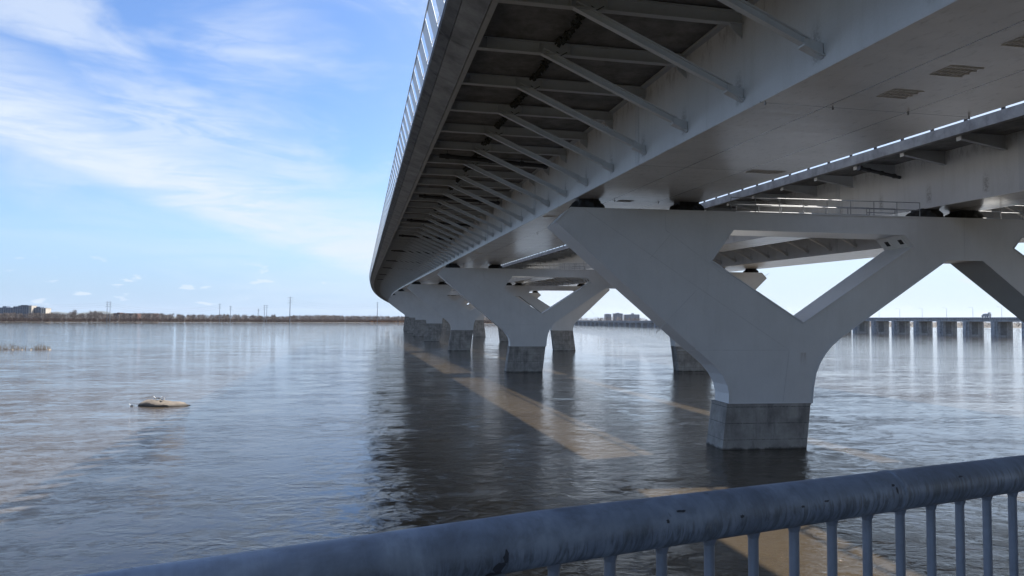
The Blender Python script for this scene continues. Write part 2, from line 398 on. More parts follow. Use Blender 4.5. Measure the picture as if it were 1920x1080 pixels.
def wide_deck(name, label, ml, left_r_out, right_r_out, walkway, group):
    """ml: left web position; mirrored copies use the same section"""
    root = empty(name, W(0, ml + 4.4, 0), label, 'bridge deck', group)
    wl = ml; wr = ml + 8.6
    b = MB(); sweep_poly(b, [(wl, 0.045), (wl, 4.02), (wr, 4.02), (wr, 0.045)])
    g = b.build('box_girder', M_web, root); road_attr(g)
    b = MB(); sweep_poly(b, [(wl - 0.2, 0), (wr + 0.2, 0), (wr + 0.2, 0.045), (wl - 0.2, 0.045)])
    f = b.build('bottom_flange', M_soffit, g)
    road_attr(f, 1, -ml - 9.65)
    # ledge (top flange) under the slab, seen as a darker rim on the web
    for x in (wl - 0.30, wr - 0.0):
        b = MB(); sweep_poly(b, [(x, 3.96), (x, 4.06), (x + 0.30, 4.06), (x + 0.30, 3.96)]); b.build('top_flange', M_beam, g)
    # bolted field splices on the webs
    for s in [-9.42 + 24.0 * k for k in range(-2, 20)]:
        for sgn, x in ((-1, wl), (1, wr)):
            b = MB()
            b.obox(W(s, x + sgn * 0.012, 2.05), RV * 0.012, T * 0.26, Z * 1.85)
            for i in range(26):
                for dt in (-0.17, 0.17):
                    b.obox(W(s + dt, x + sgn * 0.035, 0.32 + i * 0.137), RV * 0.016, T * 0.055, Z * 0.022)
            b.build('web_splice', M_strut, g)
    # deck slab
    b = MB()
    b_poly = [(left_r_out, 4.10), (right_r_out, 4.10), (right_r_out, 4.34), (left_r_out, 4.34)]
    sweep_poly(b, b_poly); slab = b.build('deck_slab', M_conc_soffit, root)
    b = MB(); sweep_poly(b, [(left_r_out + .6, 4.344), (right_r_out - .6, 4.344), (right_r_out - .6, 4.40), (left_r_out + .6, 4.40)])
    b.build('road_surface', M_asphalt, slab)
    # struts and floor beams
    fine = [s for s in strut_s if s > -37][:100]; rest = [s for s in strut_s if s not in fine and SA < s < SB - 2]
    main_sg = 1 if walkway or ml > 10 else 1
    for s in fine:
        b = MB(); strut_mesh(b, s, 1, wl); b.build('strut', M_strut, root)
        b = MB(); beam_mesh(b, s, 1, wl, -19.55 if walkway else -17.2); b.build('floor_beam', M_beam, root)
    b = MB(); b2 = MB()
    for s in rest:
        strut_mesh(b, s, 1, wl); beam_mesh(b2, s, 1, wl, -19.55 if walkway else -17.2)
    for s in strut_s:
        if SA < s < SB - 2: strut_mesh(b, s, -1, wr); beam_mesh(b2, s, -1, wr, -17.2)
    tag(b.build('far_strut', M_strut, root), kind='stuff'); tag(b2.build('far_floor_beam', M_beam, root), kind='stuff')
    return root, wl, wr

# ---- the near, wide deck with the walkway side railing
d1, wl, wr = wide_deck('bridge_deck', 'nearest and widest bridge deck, slatted railing along its left edge, sloping struts below', -9.65, -19.62, 7.0, True, 'parallel decks of the bridge')
def fascia(mb, poly, seg=PITCH, phase=0.0, a=SA, b=SB, gap=0.03, tseg=1):
    s = a + ((strut_s[0] - a) % seg)
    while s < b - seg:
        st = [s + gap / 2, s + seg - gap / 2]
        mb.sweep([[W(q, r, z) for r, z in poly] for q in st]); s += seg
b = MB(); fascia(b, [(-19.60, 3.50), (-20.50, 3.86), (-20.50, 4.00), (-19.60, 4.09)]); b.build('fascia_panel', M_fascia, d1)
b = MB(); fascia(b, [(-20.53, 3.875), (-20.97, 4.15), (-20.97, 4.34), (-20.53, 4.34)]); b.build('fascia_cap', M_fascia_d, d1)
b = MB(); sweep_poly(b, [(-20.50, 4.02), (-20.50, 4.30), (-19.62, 4.34), (-19.62, 4.12)]); b.build('edge_beam', M_conc_soffit, d1)
b = MB(); sweep_poly(b, [(-19.56, 3.52), (-19.56, 4.09), (-19.50, 4.09), (-19.50, 3.62), (-19.32, 3.62), (-19.32, 3.52)]); b.build('edge_channel', M_beam, d1)
# outward-leaning slatted railing
rl = MB()
sweep_poly(rl, [(-21.00, 4.34), (-21.00, 4.46), (-20.90, 4.46), (-20.90, 4.344)])
railing = rl.build('railing', M_alu, d1)
b = MB(); sw = stations(SA, SB, PITCH)
b.sweep([[W(s, -21.36 + 0.035 * math.cos(q), 5.78 + 0.035 * math.sin(q)) for q in [i * math.pi / 3 for i in range(6)]] for s in sw]); b.build('top_rail', M_alu, railing)
b = MB(); sweep_poly(b, [(-21.03, 4.62), (-21.03, 4.66), (-20.98, 4.66), (-20.98, 4.62)]); b.build('bottom_rail', M_alu, railing)
s = -12.74 - 2.507 * 30; far_s = MB()
while s < SB - 3:
    near = -30 < s < 219
    b = MB() if near else far_s
    P = [(-21.0, 4.46), (-21.34, 5.76), (-21.31, 5.76), (-20.97, 4.46)]
    b.sweep([[W(s, r, z) for r, z in P], [W(s + 1.45, r, z) for r, z in P]])
    b.tube(W(s, -20.98, 4.4), W(s, -21.36, 5.86), 0.03, n=6)
    if near: b.build('slat_panel', M_slat, railing)
    s += 2.507
tag(far_s.build('far_slat_panel', M_slat, railing), kind='stuff')
b = MB(); sweep_poly(b, [(7.0, 3.74), (7.2, 3.74), (7.22, 5.4), (6.95, 5.4), (6.8, 4.34), (7.0, 4.34)]); b.build('parapet', M_fascia, d1)
# cable bundle and drain pipes below the slab
rng = random.Random(5)
for k, s in enumerate([q for q in strut_s if -32 < q < 70]):
    b = MB(); cable_bundle(b, s + 0.25, s + PITCH - 0.3, -15.75, rng)
    b.path([W(s + 0.25, -15.75, 3.95), W(s, -15.8, 3.70), W(s - .1, -15.6, 3.52), W(s - 0.3, -15.4, 3.60)], 0.02)
    b.build('cable_bundle', M_cable, d1)
for s in (7.2, 27.0, 47.6, 67.5, 97.0, 127.0, 157.0, 197.0, 237.0):
    b = MB(); b.tube(W(s, -18.6, 3.62), W(s, -10.4, 3.20), 0.16, n=10)
    for r in (-18.0, -14.8, -12.4, -10.6):
        f = (r + 18.6) / 8.2; c = W(s, r, 3.62 - 0.42 * f); b.tube(c - RV * .14, c + RV * .14, 0.21, n=10); b.tube(c, c + Z * .45, 0.02, n=5)
    b.build('drain_pipe', M_pipe, d1)
# drain gratings and little hooks on the girder bottom
M_soffit_g = simple('grating', (0.66, 0.66, 0.66), 0.6, 0.0, 0.3, 8)
def grate(ds, r0, r1, parent, ln=0.42):
    b = MB(); n = 7
    for i in range(n):
        r = r0 + (r1 - r0) * i / n; b.obox(W(ds, r + .03, -0.012), RV * 0.008, T * ln, Z * 0.010)
    for j in range(4):
        s = ds - ln + 2 * ln * j / 3; b.obox(W(s, (r0 + r1) / 2, -0.016), RV * (abs(r1 - r0) / 2), T * 0.02, Z * 0.008)
    b.build('drain_grating', M_soffit_g, parent)
for s in (-29.5, -26.8, -24.3): grate(s, -6.3, -5.1, d1)
for s, r0, r1 in ((-10.1, -3.5, -1.5), (11.5, -9.6, -8.4), (2.0, -6.6, -5.6), (75.0, -3.4, -1.6), (52, -9.3, -8.3)): grate(s, r0, r1, d1, 0.35)
for s0_ in (-22.4, 1.7, 24.6, 48.7):
    for r in (-7.0, -3.8, -1.1, -9.75):
        b = MB(); c = W(s0_, r, 0); b.tube(c, c - Z * 0.10, 0.025, n=8); b.tube(c - Z * .08, c - Z * .14, 0.045, 0.035, n=8)
        b.build('drain_spout', M_rail, d1)

# ---- the far wide deck (mirror of the first about the middle)
d3, w3l, w3r = wide_deck('bridge_deck', 'farthest of the parallel bridge decks, seen through the pier openings with struts on its web', 36.25, 28.05, 52.8, False, 'parallel decks of the bridge')
for a, c in ((28.05, 1), (52.8, -1)):
    b = MB(); sweep_poly(b, [(a, 3.74), (a - .2 * c, 3.74), (a - .22 * c, 5.4), (a + .05 * c, 5.4), (a + .2 * c, 4.34), (a, 4.34)]); b.build('parapet', M_fascia, d3)

# ---- the narrow middle deck
C2 = 18.6
d2 = empty('bridge_deck', W(0, C2, 0), 'narrow middle bridge deck with tapered brackets and streaked concrete edge', 'bridge deck', 'parallel decks of the bridge')
b = MB(); sweep_poly(b, [(16.4, 0.045), (16.4, 3.86), (20.8, 3.86), (20.8, 0.045)]); g2 = b.build('box_girder', M_web, d2); road_attr(g2)
b = MB(); sweep_poly(b, [(16.25, 0), (20.95, 0), (20.95, 0.045), (16.25, 0.045)]); f = b.build('bottom_flange', M_soffit, g2); road_attr(f, 1, -25.9)
b = MB(); sweep_poly(b, [(12.9, 3.86), (24.3, 3.86), (24.3, 4.2), (12.9, 4.2)]); b.build('deck_slab', M_conc_soffit, d2)
for x, c in ((12.5, 1), (24.7, -1)):
    b = MB(); fascia(b, [(x, 3.60), (x + .42 * c, 3.60), (x + .42 * c, 4.19), (x + .2 * c, 4.30), (x, 4.30)], seg=2.0, gap=0.012)
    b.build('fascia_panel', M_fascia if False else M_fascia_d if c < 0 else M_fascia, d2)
    b = MB(); s = -2.17 - 2.75 * 34
    while s < SB:
        if s > SA: b.obox(W(s, x + .12 * c, 4.9), RV * .06, T * .10, Z * .62)
        s += 2.75
    sweep_poly(b, [(x + .05 * c, 5.45), (x + .19 * c, 5.45), (x + .19 * c, 5.58), (x + .05 * c, 5.58)])
    b.build('parapet_rail', M_bearing, d2)
s_br = [-1.75 + PITCH * k for k in range(-18, 180)]
def bracket(mb, s, c):
    ro, ri = (12.75, 16.4) if c > 0 else (24.45, 20.8)
    P = [(ri, 2.92), (ri, 3.84), (ro + .2 * c, 3.84), (ro + .2 * c, 3.46)]
    mb.sweep([[W(s - .015, r, z) for r, z in P], [W(s + .015, r, z) for r, z in P]])
    P = [(ri, 2.88), (ri, 2.92), (ro + .2 * c, 3.46), (ro + .2 * c, 3.42)]
    mb.sweep([[W(s - .15, r, z) for r, z in P], [W(s + .15, r, z) for r, z in P]])
fine = [s for s in s_br if s > -42][:100]
for s in fine:
    b = MB(); bracket(b, s, 1); o = b.build('bracket', M_beam, d2)
    b = MB(); b.obox(W(s, 12.93, 3.44), RV * .025, T * .19, Z * .13); b.build('end_plate', M_white, o)
b = MB()
for s in s_br:
    if SA < s < SB - 2:
        bracket(b, s, -1)
        if s not in fine: bracket(b, s, 1)
tag(b.build('far_bracket', M_beam, d2), kind='stuff')
for s in [-8.0 + 18.3 * k for k in range(-1, 14)]:
    b = MB(); b.obox(W(s, 16.388, 1.95), RV * .012, T * .26, Z * 1.8)
    for i in range(26):
        for dt in (-0.17, 0.17): b.obox(W(s + dt, 16.365, 0.25 + i * .135), RV * .014, T * .055, Z * .022)
    b.build('web_splice', M_strut, g2)
b = MB(); b.tube(W(2.6, 12.9, 3.30), W(2.6, 16.3, 2.75), 0.13, n=10); b.tube(W(2.6, 12.75, 3.33), W(2.6, 12.95, 3.30), 0.2, n=10)
for r in (13.6, 14.7, 15.8): c = W(2.6, r, 3.30 - (r - 12.9) * .16); b.tube(c - RV * .08, c + RV * .08, .18, n=10)
b.build('drain_pipe', M_pipe, d2)

# ------------------------------------------------------------------ piers
PS = [0.0, 74.2, 157.8, 241.4, 321.0, 401.5, 482.0, 562.5, 643.0, 723.5, 804.0]
PEDT = [3.08, 4.27, 5.7, 7.0, 8.3, 9.5, 10.3, 10.8, 11.1, 11.3, 11.4]
YAW = rad(8)
LC = [(0.54, 3.09), (0.57, 3.75), (0.45, 4.35), (0.08, 5.05), (-0.42, 5.65), (-1.10, 6.25), (-1.95, 6.95), (-3.0, 7.85)]
RC = [(6.60, 3.09), (6.68, 4.05), (6.90, 5.15), (7.22, 5.88), (7.63, 6.50), (8.12, 7.05), (8.72, 7.55), (9.40, 8.03)]
RC2 = [(36.9 - u, z) for u, z in RC]; LC2 = [(36.9 - u, z) for u, z in LC]
OUT = [(-11.46, 15.24), (-10.49, 16.20), (45.1, 16.20), (46.0, 15.24)] + \
      [(34.9 + (u - 35.2) * 1.0, z) for u, z in []]
# right outer arm runs from the right pedestal to a tip nearer in than the left one
def arm_r():
    pts = []
    for u, z in reversed(LC): pts.append((35.45 + (-(u - 0.54)) * 0.86, z))
    return pts
OUT += arm_r() + [(29.4 - (u - 6.60), z) for u, z in RC][:] + [(19.9, 13.18), (17.1, 13.18)] + list(reversed(RC)) + LC
HOLE1 = [(0.94, 14.99), (13.80, 14.93), (14.48, 14.10), (6.01, 8.60), (-0.65, 12.81)]
HOLE2 = [(36.9 - u, z) for u, z in HOLE1]
def thick(z): return 2.30 + 1.15 * (min(max(z, 3.08), 16.2) - 3.08) / 13.1
ord_ = ['nearest', 'second', 'third', 'fourth', 'fifth', 'sixth', 'seventh', 'eighth', 'ninth', 'tenth', 'eleventh']
where = ['nearest double-Y steel pier, right of centre, with handrails on its top beam',
         'second nearest double-Y steel pier, left of the big one, standing in open water',
         'third double-Y steel pier from the front, its left half hidden behind no other but the second one',
         'fourth double-Y steel pier in the receding row, mostly hidden by the third', 'fifth double-Y steel pier in the receding row',
         'sixth double-Y steel pier, one of the small far ones', 'seventh double-Y steel pier, almost at the far end of the row',
         'eighth double-Y steel pier, farthest one whose concrete foot still shows']
where[2] = 'third double-Y steel pier from the front, its concrete foot just left of the second pier'
M_seam = simple('weld_seam_paint', (0.60, 0.605, 0.61), 0.5, 0, 0.1, 3)
def pier(k):
    s0 = PS[k]; cap = z0(s0) - 0.80; pt = PEDT[k]
    o0 = W(s0, -0.35 if 0 < k < 4 else 0.0, 0, False)
    yaw = YAW - slope(s0)
    u_ = Vector((math.cos(yaw), math.sin(yaw), 0)); n_ = Vector((-u_.y, u_.x, 0))
    du = (0.13 * pt - 0.40) * 0.8
    zmap = lambda z: pt + (z - 3.08) * (cap - pt) / (16.2 - 3.08)
    def P(u, z, d): return o0 + u_ * (u + du * (1 if u < 18.4 else -1) * (1 - min(1, max(0, (z - 3.08) / 5.0)))) + n_ * d + Z * zmap(z)
    label = where[k] if k < len(where) else ord_[k] + ' double-Y steel pier, hidden far down the row'
    root = empty('bridge_pier', tuple(o0 + u_ * 18.4), label, 'bridge pier', 'double-Y piers of the bridge')
    b = MB(); loops = [OUT, HOLE1, HOLE2]
    tri = tessellate_polygon([[Vector((u, z, 0)) for u, z in lp] for lp in loops])
    flat = [q for lp in loops for q in lp]
    b.add([P(u, z, 0) for u, z in flat], [tuple(t) for t in tri])
    b.add([P(u, z, thick(z)) for u, z in flat], [tuple(reversed(t)) for t in tri])
    for lp in loops:
        n = len(lp); vs = [P(u, z, 0) for u, z in lp] + [P(u, z, thick(z)) for u, z in lp]
        b.add(vs, [(i, (i + 1) % n, n + (i + 1) % n, n + i) for i in range(n)])
    fr = b.build('steel_frame', M_pier, root, bevel=0.0)
    bm = bmesh.new(); bm.from_mesh(fr.data); bmesh.ops.remove_doubles(bm, verts=bm.verts, dist=1e-4)
    bmesh.ops.recalc_face_normals(bm, faces=bm.faces); bm.to_mesh(fr.data); bm.free()
    # flange lips that outline the plates
    b = MB()
    for lp in loops:
        for (u1, z1), (u2, z2) in zip(lp, lp[1:] + lp[:1]):
            a = P(u1, z1, -0.02); c = P(u2, z2, -0.02); d = c - a
            if d.length < 0.05: continue
            e = d.normalized().cross(n_)
            b.obox((a + c) / 2, d / 2, e * 0.035, n_ * 0.035)
    b.build('flange_edge', M_pier, fr)
    # weld seams / plate joints on the front face
    if k < 4:
        SE = [[(-9.6, 16.15), (4.96, 6.72)], [(-3.1, 6.72), (4.96, 6.72)], [(4.96, 6.72), (4.45, 3.12)], [(-3.95, 16.1), (-3.9, 14.85), (0.2, 11.9)],
              [(-3.5, 14.6), (-5.0, 12.9)], [(-1.6, 10.9), (-4.6, 7.9)], [(18.5, 16.1), (18.5, 13.3)]]
        for pl in SE:
            for mir in (0, 1):
                if mir and pl is SE[-1]: continue
                b = MB()
                for a, c in zip(pl, pl[1:]):
                    q1 = P(36.9 - a[0] if mir else a[0], a[1], -0.003); q2 = P(36.9 - c[0] if mir else c[0], c[1], -0.003)
                    d = q2 - q1; b.obox((q1 + q2) / 2, d / 2, d.normalized().cross(n_) * 0.022, n_ * 0.008)
                b.build('plate_joint', M_seam, fr)
    # pedestals
    for side in (0, 1):
        def Q(u, z, d):
            uu = u if side == 0 else 36.0 - u
            return o0 + u_ * uu + n_ * d + Z * z
        b = MB(); bat = 0.13; zb = -2.5
        def ring(z, ex=0.0):
            a = 0.0 + bat * z - ex; c = 6.10 + bat * 0.93 * z + ex
            ins = 0.028 * z
            return [Q(a, z, -0.12 + ins - ex), Q(c, z, -0.12 + ins - ex), Q(c, z, 2.62 - ins + ex), Q(a, z, 2.62 - ins + ex)]
        zs = [zb, 0.0, pt * 0.5, pt - 0.10]
        rings = [ring(z) for z in zs] + [ring(pt - 0.10, 0.03), ring(pt, 0.03)]
        b.sweep(rings)
        b.build('pedestal', M_ped, root)
        b = MB()
        if k < 6:   # ladder on the inner face
            x = Q(6.10 + bat * pt * .5 + .12, pt * .45, 1.3)
            for i in range(int(pt / .3)):
                zz_ = 0.4 + i * .3; c = Q(6.16 + bat * .93 * zz_ + .1, zz_, 1.3); b.tube(c - n_ * .2, c + n_ * .2, .015, n=5)
            for e in (-.2, .2): b.tube(Q(6.16 + bat * .93 * .2 + .1, .2, 1.3 + e), Q(6.16 + bat * .93 * pt + .1, pt, 1.3 + e), .02, n=5)
            b.build('ladder', M_bearing, root)
    # bearings: steel block under the girder, wrinkled black bellows round it
    rg = random.Random(k * 7 + 1)
    for ub in (-8.95, -1.75, 16.75, 19.95, 38.1, 44.0):
        c = o0 + u_ * ub + n_ * 1.75; zc = cap
        b = MB(); b.obox(c + Z * (zc + .66), u_ * .70, n_ * .62, Z * .17); b.obox(c + Z * (zc + .3), u_ * .5, n_ * .5, Z * .3)
        blk = b.build('bearing', M_bearing, root)
        b = MB(); nseg = 56; lev = 12; vs = []
        ph = [rg.uniform(0, 6.28) for _ in range(6)]
        for j in range(lev):
            t = j / (lev - 1); zz_ = zc + 0.005 + t * 0.70
            rbase = 1.12 - 0.34 * t + 0.12 * math.sin(t * 3.1)
            for i in range(nseg):
                a = 2 * math.pi * i / nseg
                rr = rbase + 0.10 * math.sin(9 * a + ph[0] + t * 2.5) + 0.07 * math.sin(15 * a + ph[1] - 4 * t) + 0.05 * math.sin(4 * a + ph[2] + 5 * t) + rg.uniform(-.02, .02)
                sq = 1.0 / max(abs(math.cos(a)), abs(math.sin(a))); rr *= 0.72 + 0.28 * sq
                vs.append(c + u_ * math.cos(a) * rr + n_ * math.sin(a) * rr + Z * (zz_ - c.z))
        fs = [(j * nseg + i, j * nseg + (i + 1) % nseg, (j + 1) * nseg + (i + 1) % nseg, (j + 1) * nseg + i) for j in range(lev - 1) for i in range(nseg)]
        b.add(vs, fs, True); b.build('bellows', M_dark, blk)
    # handrails on the cap
    def railrun(u1, u2, d, hgt, low=True, step=1.72):
        b = MB(); n = max(1, int(round((u2 - u1) / step)))
        for i in range(n + 1):
            u = u1 + (u2 - u1) * i / n; q = o0 + u_ * u + n_ * d + Z * cap; b.tube(q, q + Z * hgt, .03, n=6)
        for f in ((1.0, .5) if low else (1.0,)):
            b.tube(o0 + u_ * u1 + n_ * d + Z * (cap + hgt * f), o0 + u_ * u2 + n_ * d + Z * (cap + hgt * f), .028, n=6)
        b.build('cap_railing', M_rail, root)
    railrun(0.9, 15.2, 0.25, 1.08); railrun(2.6, 13.2, 3.1, 1.08); railrun(11.2, 13.4, 0.45, .62)
    railrun(21.7, 35.6, 0.25, 1.08); railrun(22.4, 34.6, 3.1, 1.08)
    # ventilation hatches inside the opening
    if k < 3:
        for (uA, zA), (uB, zB), mir in ((HOLE1[1], HOLE1[2], 0), (HOLE2[1], HOLE2[2], 1)):
            a = P(uA, zA, 0); c = P(uB, zB, 0); d = (c - a); mid = (a + c) / 2; nn = d.normalized().cross(n_)
            if nn.dot(u_ * (-1 if not mir else 1)) < 0: nn = -nn
            for dd in (0.85, 2.35):
                b = MB(); b.obox(mid + n_ * dd + nn * .015, d.normalized() * .40, n_ * .40, nn * .02); v = b.build('vent_hatch', M_pier, root)
                b = MB(); b.obox(mid + n_ * dd + nn * .045, d.normalized() * .20, n_ * .20, nn * .012); b.build('vent_grille', M_dark, v)
    return root
for k in range(len(PS)): pier(k)

# ------------------------------------------------------------------ water
def water_mat():
    m, nt, bs = mat('river_water'); P = geo(nt); sp = nt.nodes.new('ShaderNodeSeparateXYZ'); nt.links.new(P, sp.inputs[0])
    X, Y = sp.outputs[0], sp.outputs[1]
    mp = nt.nodes.new('ShaderNodeVectorRotate'); nt.links.new(P, mp.inputs['Vector']); mp.rotation_type = 'Z_AXIS'; mp.inputs['Angle'].default_value = rad(-8)
    V = mp.outputs[0]
    big = noise_t(nt, V, 0.018, 3, 0.5, sc=(0.5, 1.5, 1), dist=0.6)
    mid = noise_t(nt, V, 0.07, 5, 0.6, sc=(0.45, 1.6, 1), dist=1.2)
    w0 = noise_t(nt, V, 0.42, 3, 0.5, sc=(0.75, 1.1, 1), dist=1.0)
    w1 = noise_t(nt, V, 1.25, 5, 0.60, sc=(0.85, 1.1, 1), dist=0.6)
    w2 = noise_t(nt, V, 3.4, 4, 0.6, sc=(0.9, 1.1, 1), dist=0.4)
    w3 = noise_t(nt, V, 7.0, 3, 0.6, sc=(0.7, 1.1, 1), dist=0.3)
    far = smooth(nt, M(nt, 'ADD', Y, M(nt, 'MULTIPLY', M(nt, 'SUBTRACT', big, 0.5), 220)), 150, 215, 1.0, 0.60)
    amp = M(nt, 'MULTIPLY', far, smooth(nt, mid, 0.38, 0.64, 0.45, 1.35))
    # disturbed lines: wakes of the rock, the reeds and the shoal upstream
    def seg(x0, y0, x1, y1, wd, gain):
        dx, dy = x1 - x0, y1 - y0; l2 = dx * dx + dy * dy
        wx = M(nt, 'SUBTRACT', M(nt, 'ADD', X, M(nt, 'MULTIPLY', M(nt, 'SUBTRACT', mid, 0.5), wd * 5)), x0)
        wy = M(nt, 'SUBTRACT', M(nt, 'ADD', Y, M(nt, 'MULTIPLY', M(nt, 'SUBTRACT', mid, 0.5), wd * 6)), y0)
        t = M(nt, 'DIVIDE', M(nt, 'ADD', M(nt, 'MULTIPLY', wx, dx), M(nt, 'MULTIPLY', wy, dy)), l2, clamp=True)
        ex = M(nt, 'SUBTRACT', wx, M(nt, 'MULTIPLY', t, dx)); ey = M(nt, 'SUBTRACT', wy, M(nt, 'MULTIPLY', t, dy))
        d = M(nt, 'SQRT', M(nt, 'ADD', M(nt, 'MULTIPLY', ex, ex), M(nt, 'MULTIPLY', ey, ey)))
        return smooth(nt, d, 0, wd, gain, 0)
    lines = [seg(-36, 74, -62, 73, 1.5, .9), seg(-36, 72, -56, 62, 1.3, .7), seg(-136, 193, -60, 190, 4, 1.0), seg(-30, 118, 40, 122, 2.5, 1.0),
             seg(20, 182, 150, 178, 4.5, 1.2), seg(24, 84, 70, 92, 2.2, .7), seg(-34, 84, -14, 104, 2.0, .7), seg(21.2, 50.6, 23.6, 50.2, .9, 1.3), seg(13.6, 49.8, 3, 46, 1.2, .8), seg(5.6, 123.4, 9, 123.0, 1.6, 1.2), seg(-2, 122.5, -16, 119, 1.6, .8)]
    tot = lines[0]
    for q in lines[1:]: tot = M(nt, 'MAXIMUM', tot, q)
    amp = M(nt, 'ADD', amp, tot)
    grp = noise_t(nt, V, 0.42, 9, 0.78, sc=(0.6, 1.2, 1), dist=0.5)
    g2 = smooth(nt, grp, 0.40, 0.60, 0.25, 1.75)
    amp = M(nt, 'MULTIPLY', amp, g2)
    h = M(nt, 'ADD', M(nt, 'ADD', M(nt, 'ADD', M(nt, 'MULTIPLY', w1, 0.058), M(nt, 'MULTIPLY', w2, 0.019)), M(nt, 'MULTIPLY', w0, 0.072)), M(nt, 'MULTIPLY', w3, 0.004))
    h = M(nt, 'MULTIPLY', M(nt, 'SUBTRACT', h, 0.5 * (0.058 + 0.019 + 0.072 + 0.004)), amp)
    bump(nt, bs, h, 1.0, 1.0)
    silt = noise_t(nt, V, 0.05, 5, 0.6, sc=(0.4, 1.2, 1), dist=1.0)
    c = ramp(nt, silt, [(0.35, (0.050, 0.037, 0.022)), (0.65, (0.074, 0.057, 0.037))])
    L(nt, c, bs.inputs['Base Color'])
    L(nt, smooth(nt, grp, 0.40, 0.62, 0.0, 0.03), bs.inputs['Roughness']); bs.inputs['IOR'].default_value = 1.45
    return m
M_water = water_mat()
b = MB()
xs = [-9000, -3000, -1200, -500, -200, -60, 60, 200, 500, 1200, 3000, 9000]; ys = [-400, -100, 0, 60, 150, 300, 600, 1000, 1400, 2200]
vs = [(x, y, 0.0) for y in ys for x in xs]; nx = len(xs)
b.add(vs, [(j * nx + i, j * nx + i + 1, (j + 1) * nx + i + 1, (j + 1) * nx + i) for j in range(len(ys) - 1) for i in range(nx - 1)])
tag(b.build('river_water', M_water, fix=False), 'brown rippled river water under the bridge', kind='structure')

# ------------------------------------------------------------------ far land
SHORE = [(-9000, 300), (-3000, 700), (-1400, 980), (-750, 1100), (-530, 1330), (-261, 1600), (-60, 1420), (200, 1480), (480, 1340), (660, 1240), (800, 1190), (1200, 1120), (3000, 1000), (9000, 700)]
def shore_y(x):
    for (a, ya), (c, yc) in zip(SHORE, SHORE[1:]):
        if a <= x <= c: return ya + (yc - ya) * (x - a) / (c - a)
    return 700
M_land = simple('dry_grass_land', (0.045, 0.036, 0.028), 0.95, 0, 0.3, 0.02)
b = MB(); xs = sorted(set([p[0] for p in SHORE] + [-1400 + 70 * i for i in range(0, 46)] + [-30000, 30000]))
offs = [-12, 0, 3, 8, 60, 400, 3000, 40000]; zo = [-3, -0.4, 0.1, 0.5, 0.8, 1.4, 2.0, 3.0]
vs = []
for o_, z_ in zip(offs, zo):
    for x in xs:
        j = noise.noise(Vector((x * 0.01, 3, 0))) * 14
        vs.append((x, shore_y(max(-9000, min(9000, x))) + j + o_, z_))
n = len(xs)
b.add(vs, [(j * n + i, j * n + i + 1, (j + 1) * n + i + 1, (j + 1) * n + i) for j in range(len(offs) - 1) for i in range(n - 1)])
tag(b.build('ground', M_land), 'flat dry far bank of the river', kind='structure')
# hills
def hill(cx, cy, wx, h, seed, name='hills'):
    b = MB(); nx_, ny_ = 60, 10; vs = []
    for j in range(ny_ + 1):
        for i in range(nx_ + 1):
            a = -1 + 2 * i / nx_; c = -1 + 2 * j / ny_
            e = max(0, 1 - a * a) ** 0.8 * max(0, 1 - c * c)
            zz_ = h * e * (0.85 + 0.22 * noise.noise(Vector((a * 2 + seed, c * 1.2, seed)))) + 3
            vs.append((cx + a * wx, cy + c * wx * 0.35, zz_))
    k = nx_ + 1
    b.add(vs, [(j * k + i, j * k + i + 1, (j + 1) * k + i + 1, (j + 1) * k + i) for j in range(ny_) for i in range(nx_)], True)
    return b
M_hill = simple('wooded_hill', (0.060, 0.070, 0.065), 0.95, 0, 0.15, 0.003)
b = hill(-7500, 12200, 330, 105, 1.0); b2 = hill(-6850, 12200, 520, 108, 4.2); b.add(b2.v, b2.f, True); b2 = hill(-6250, 12700, 520, 75, 8.8); b.add(b2.v, b2.f, True)
b2 = hill(-3050, 12200, 330, 62, 2.4); b.add(b2.v, b2.f, True)
tag(b.build('hills', M_hill), 'low blue hills on the horizon', kind='structure')

# bare woodland along the far bank
M_wood = simple('bare_twigs', (0.19, 0.155, 0.135), 0.95, 0, 0.5, 0.25)
M_shrub = simple('reddish_shrubs', (0.115, 0.075, 0.062), 0.95, 0, 0.4, 0.4)
M_reedbank = simple('tawny_reeds', (0.34, 0.18, 0.09), 0.95, 0, 0.3, 0.3)
M_trunk = simple('grey_bark', (0.17, 0.15, 0.13), 0.9, 0, 0.3, 0.8)
rg = random.Random(11)
def twigs(mb, cx, cy, zb, w_, h_, n, rg, size=0.55):
    for _ in range(n):
        a = rg.uniform(0, 6.283); q = rg.random() ** 0.6; t = rg.random()
        e = math.sin(math.pi * (0.12 + 0.80 * t)) ** 0.7
        x = cx + math.cos(a) * q * w_ * 0.5 * e; y = cy + math.sin(a) * q * w_ * 0.5 * e; z = zb + t * h_
        d = Vector(((x - cx) * 0.35 + rg.uniform(-.5, .5), rg.uniform(-.5, .5), rg.uniform(.5, 1.3))).normalized()
        l = rg.uniform(.7, 1.7) * size * 1.3; wd = rg.uniform(.10, .28) * size * 1.3
        sdv = d.orthogonal().normalized() * wd; p = Vector((x, y, z))
        mb.add([p - sdv, p + sdv, p + d * l * 1.6], [(0, 1, 2)])
def band(name, x0, x1, dmin, dmax, hmin, hmax, step, matl, label, n_=70, wf=0.8, size=1.0, jit=1.0):
    b = MB(); x = x0
    while x < x1:
        y = shore_y(x) + rg.uniform(dmin, dmax); hf = 0.88 + 0.36 * noise.noise(Vector((x * .012, 0, 7)))
        h_ = rg.uniform(hmin, hmax) * hf
        twigs(b, x, y, 0.8, h_ * wf * rg.uniform(.8, 1.3), h_, int(n_), rg, size); x += step * rg.uniform(.5, 1.5)
    return tag(b.build(name, matl, fix=False), label, name.replace('_', ' '), kind='stuff')
band('woodland', -1250, -330, 12, 46, 11.5, 15.0, 1.3, M_wood, 'bare brown woodland lining the far bank on the left', 120, .8)
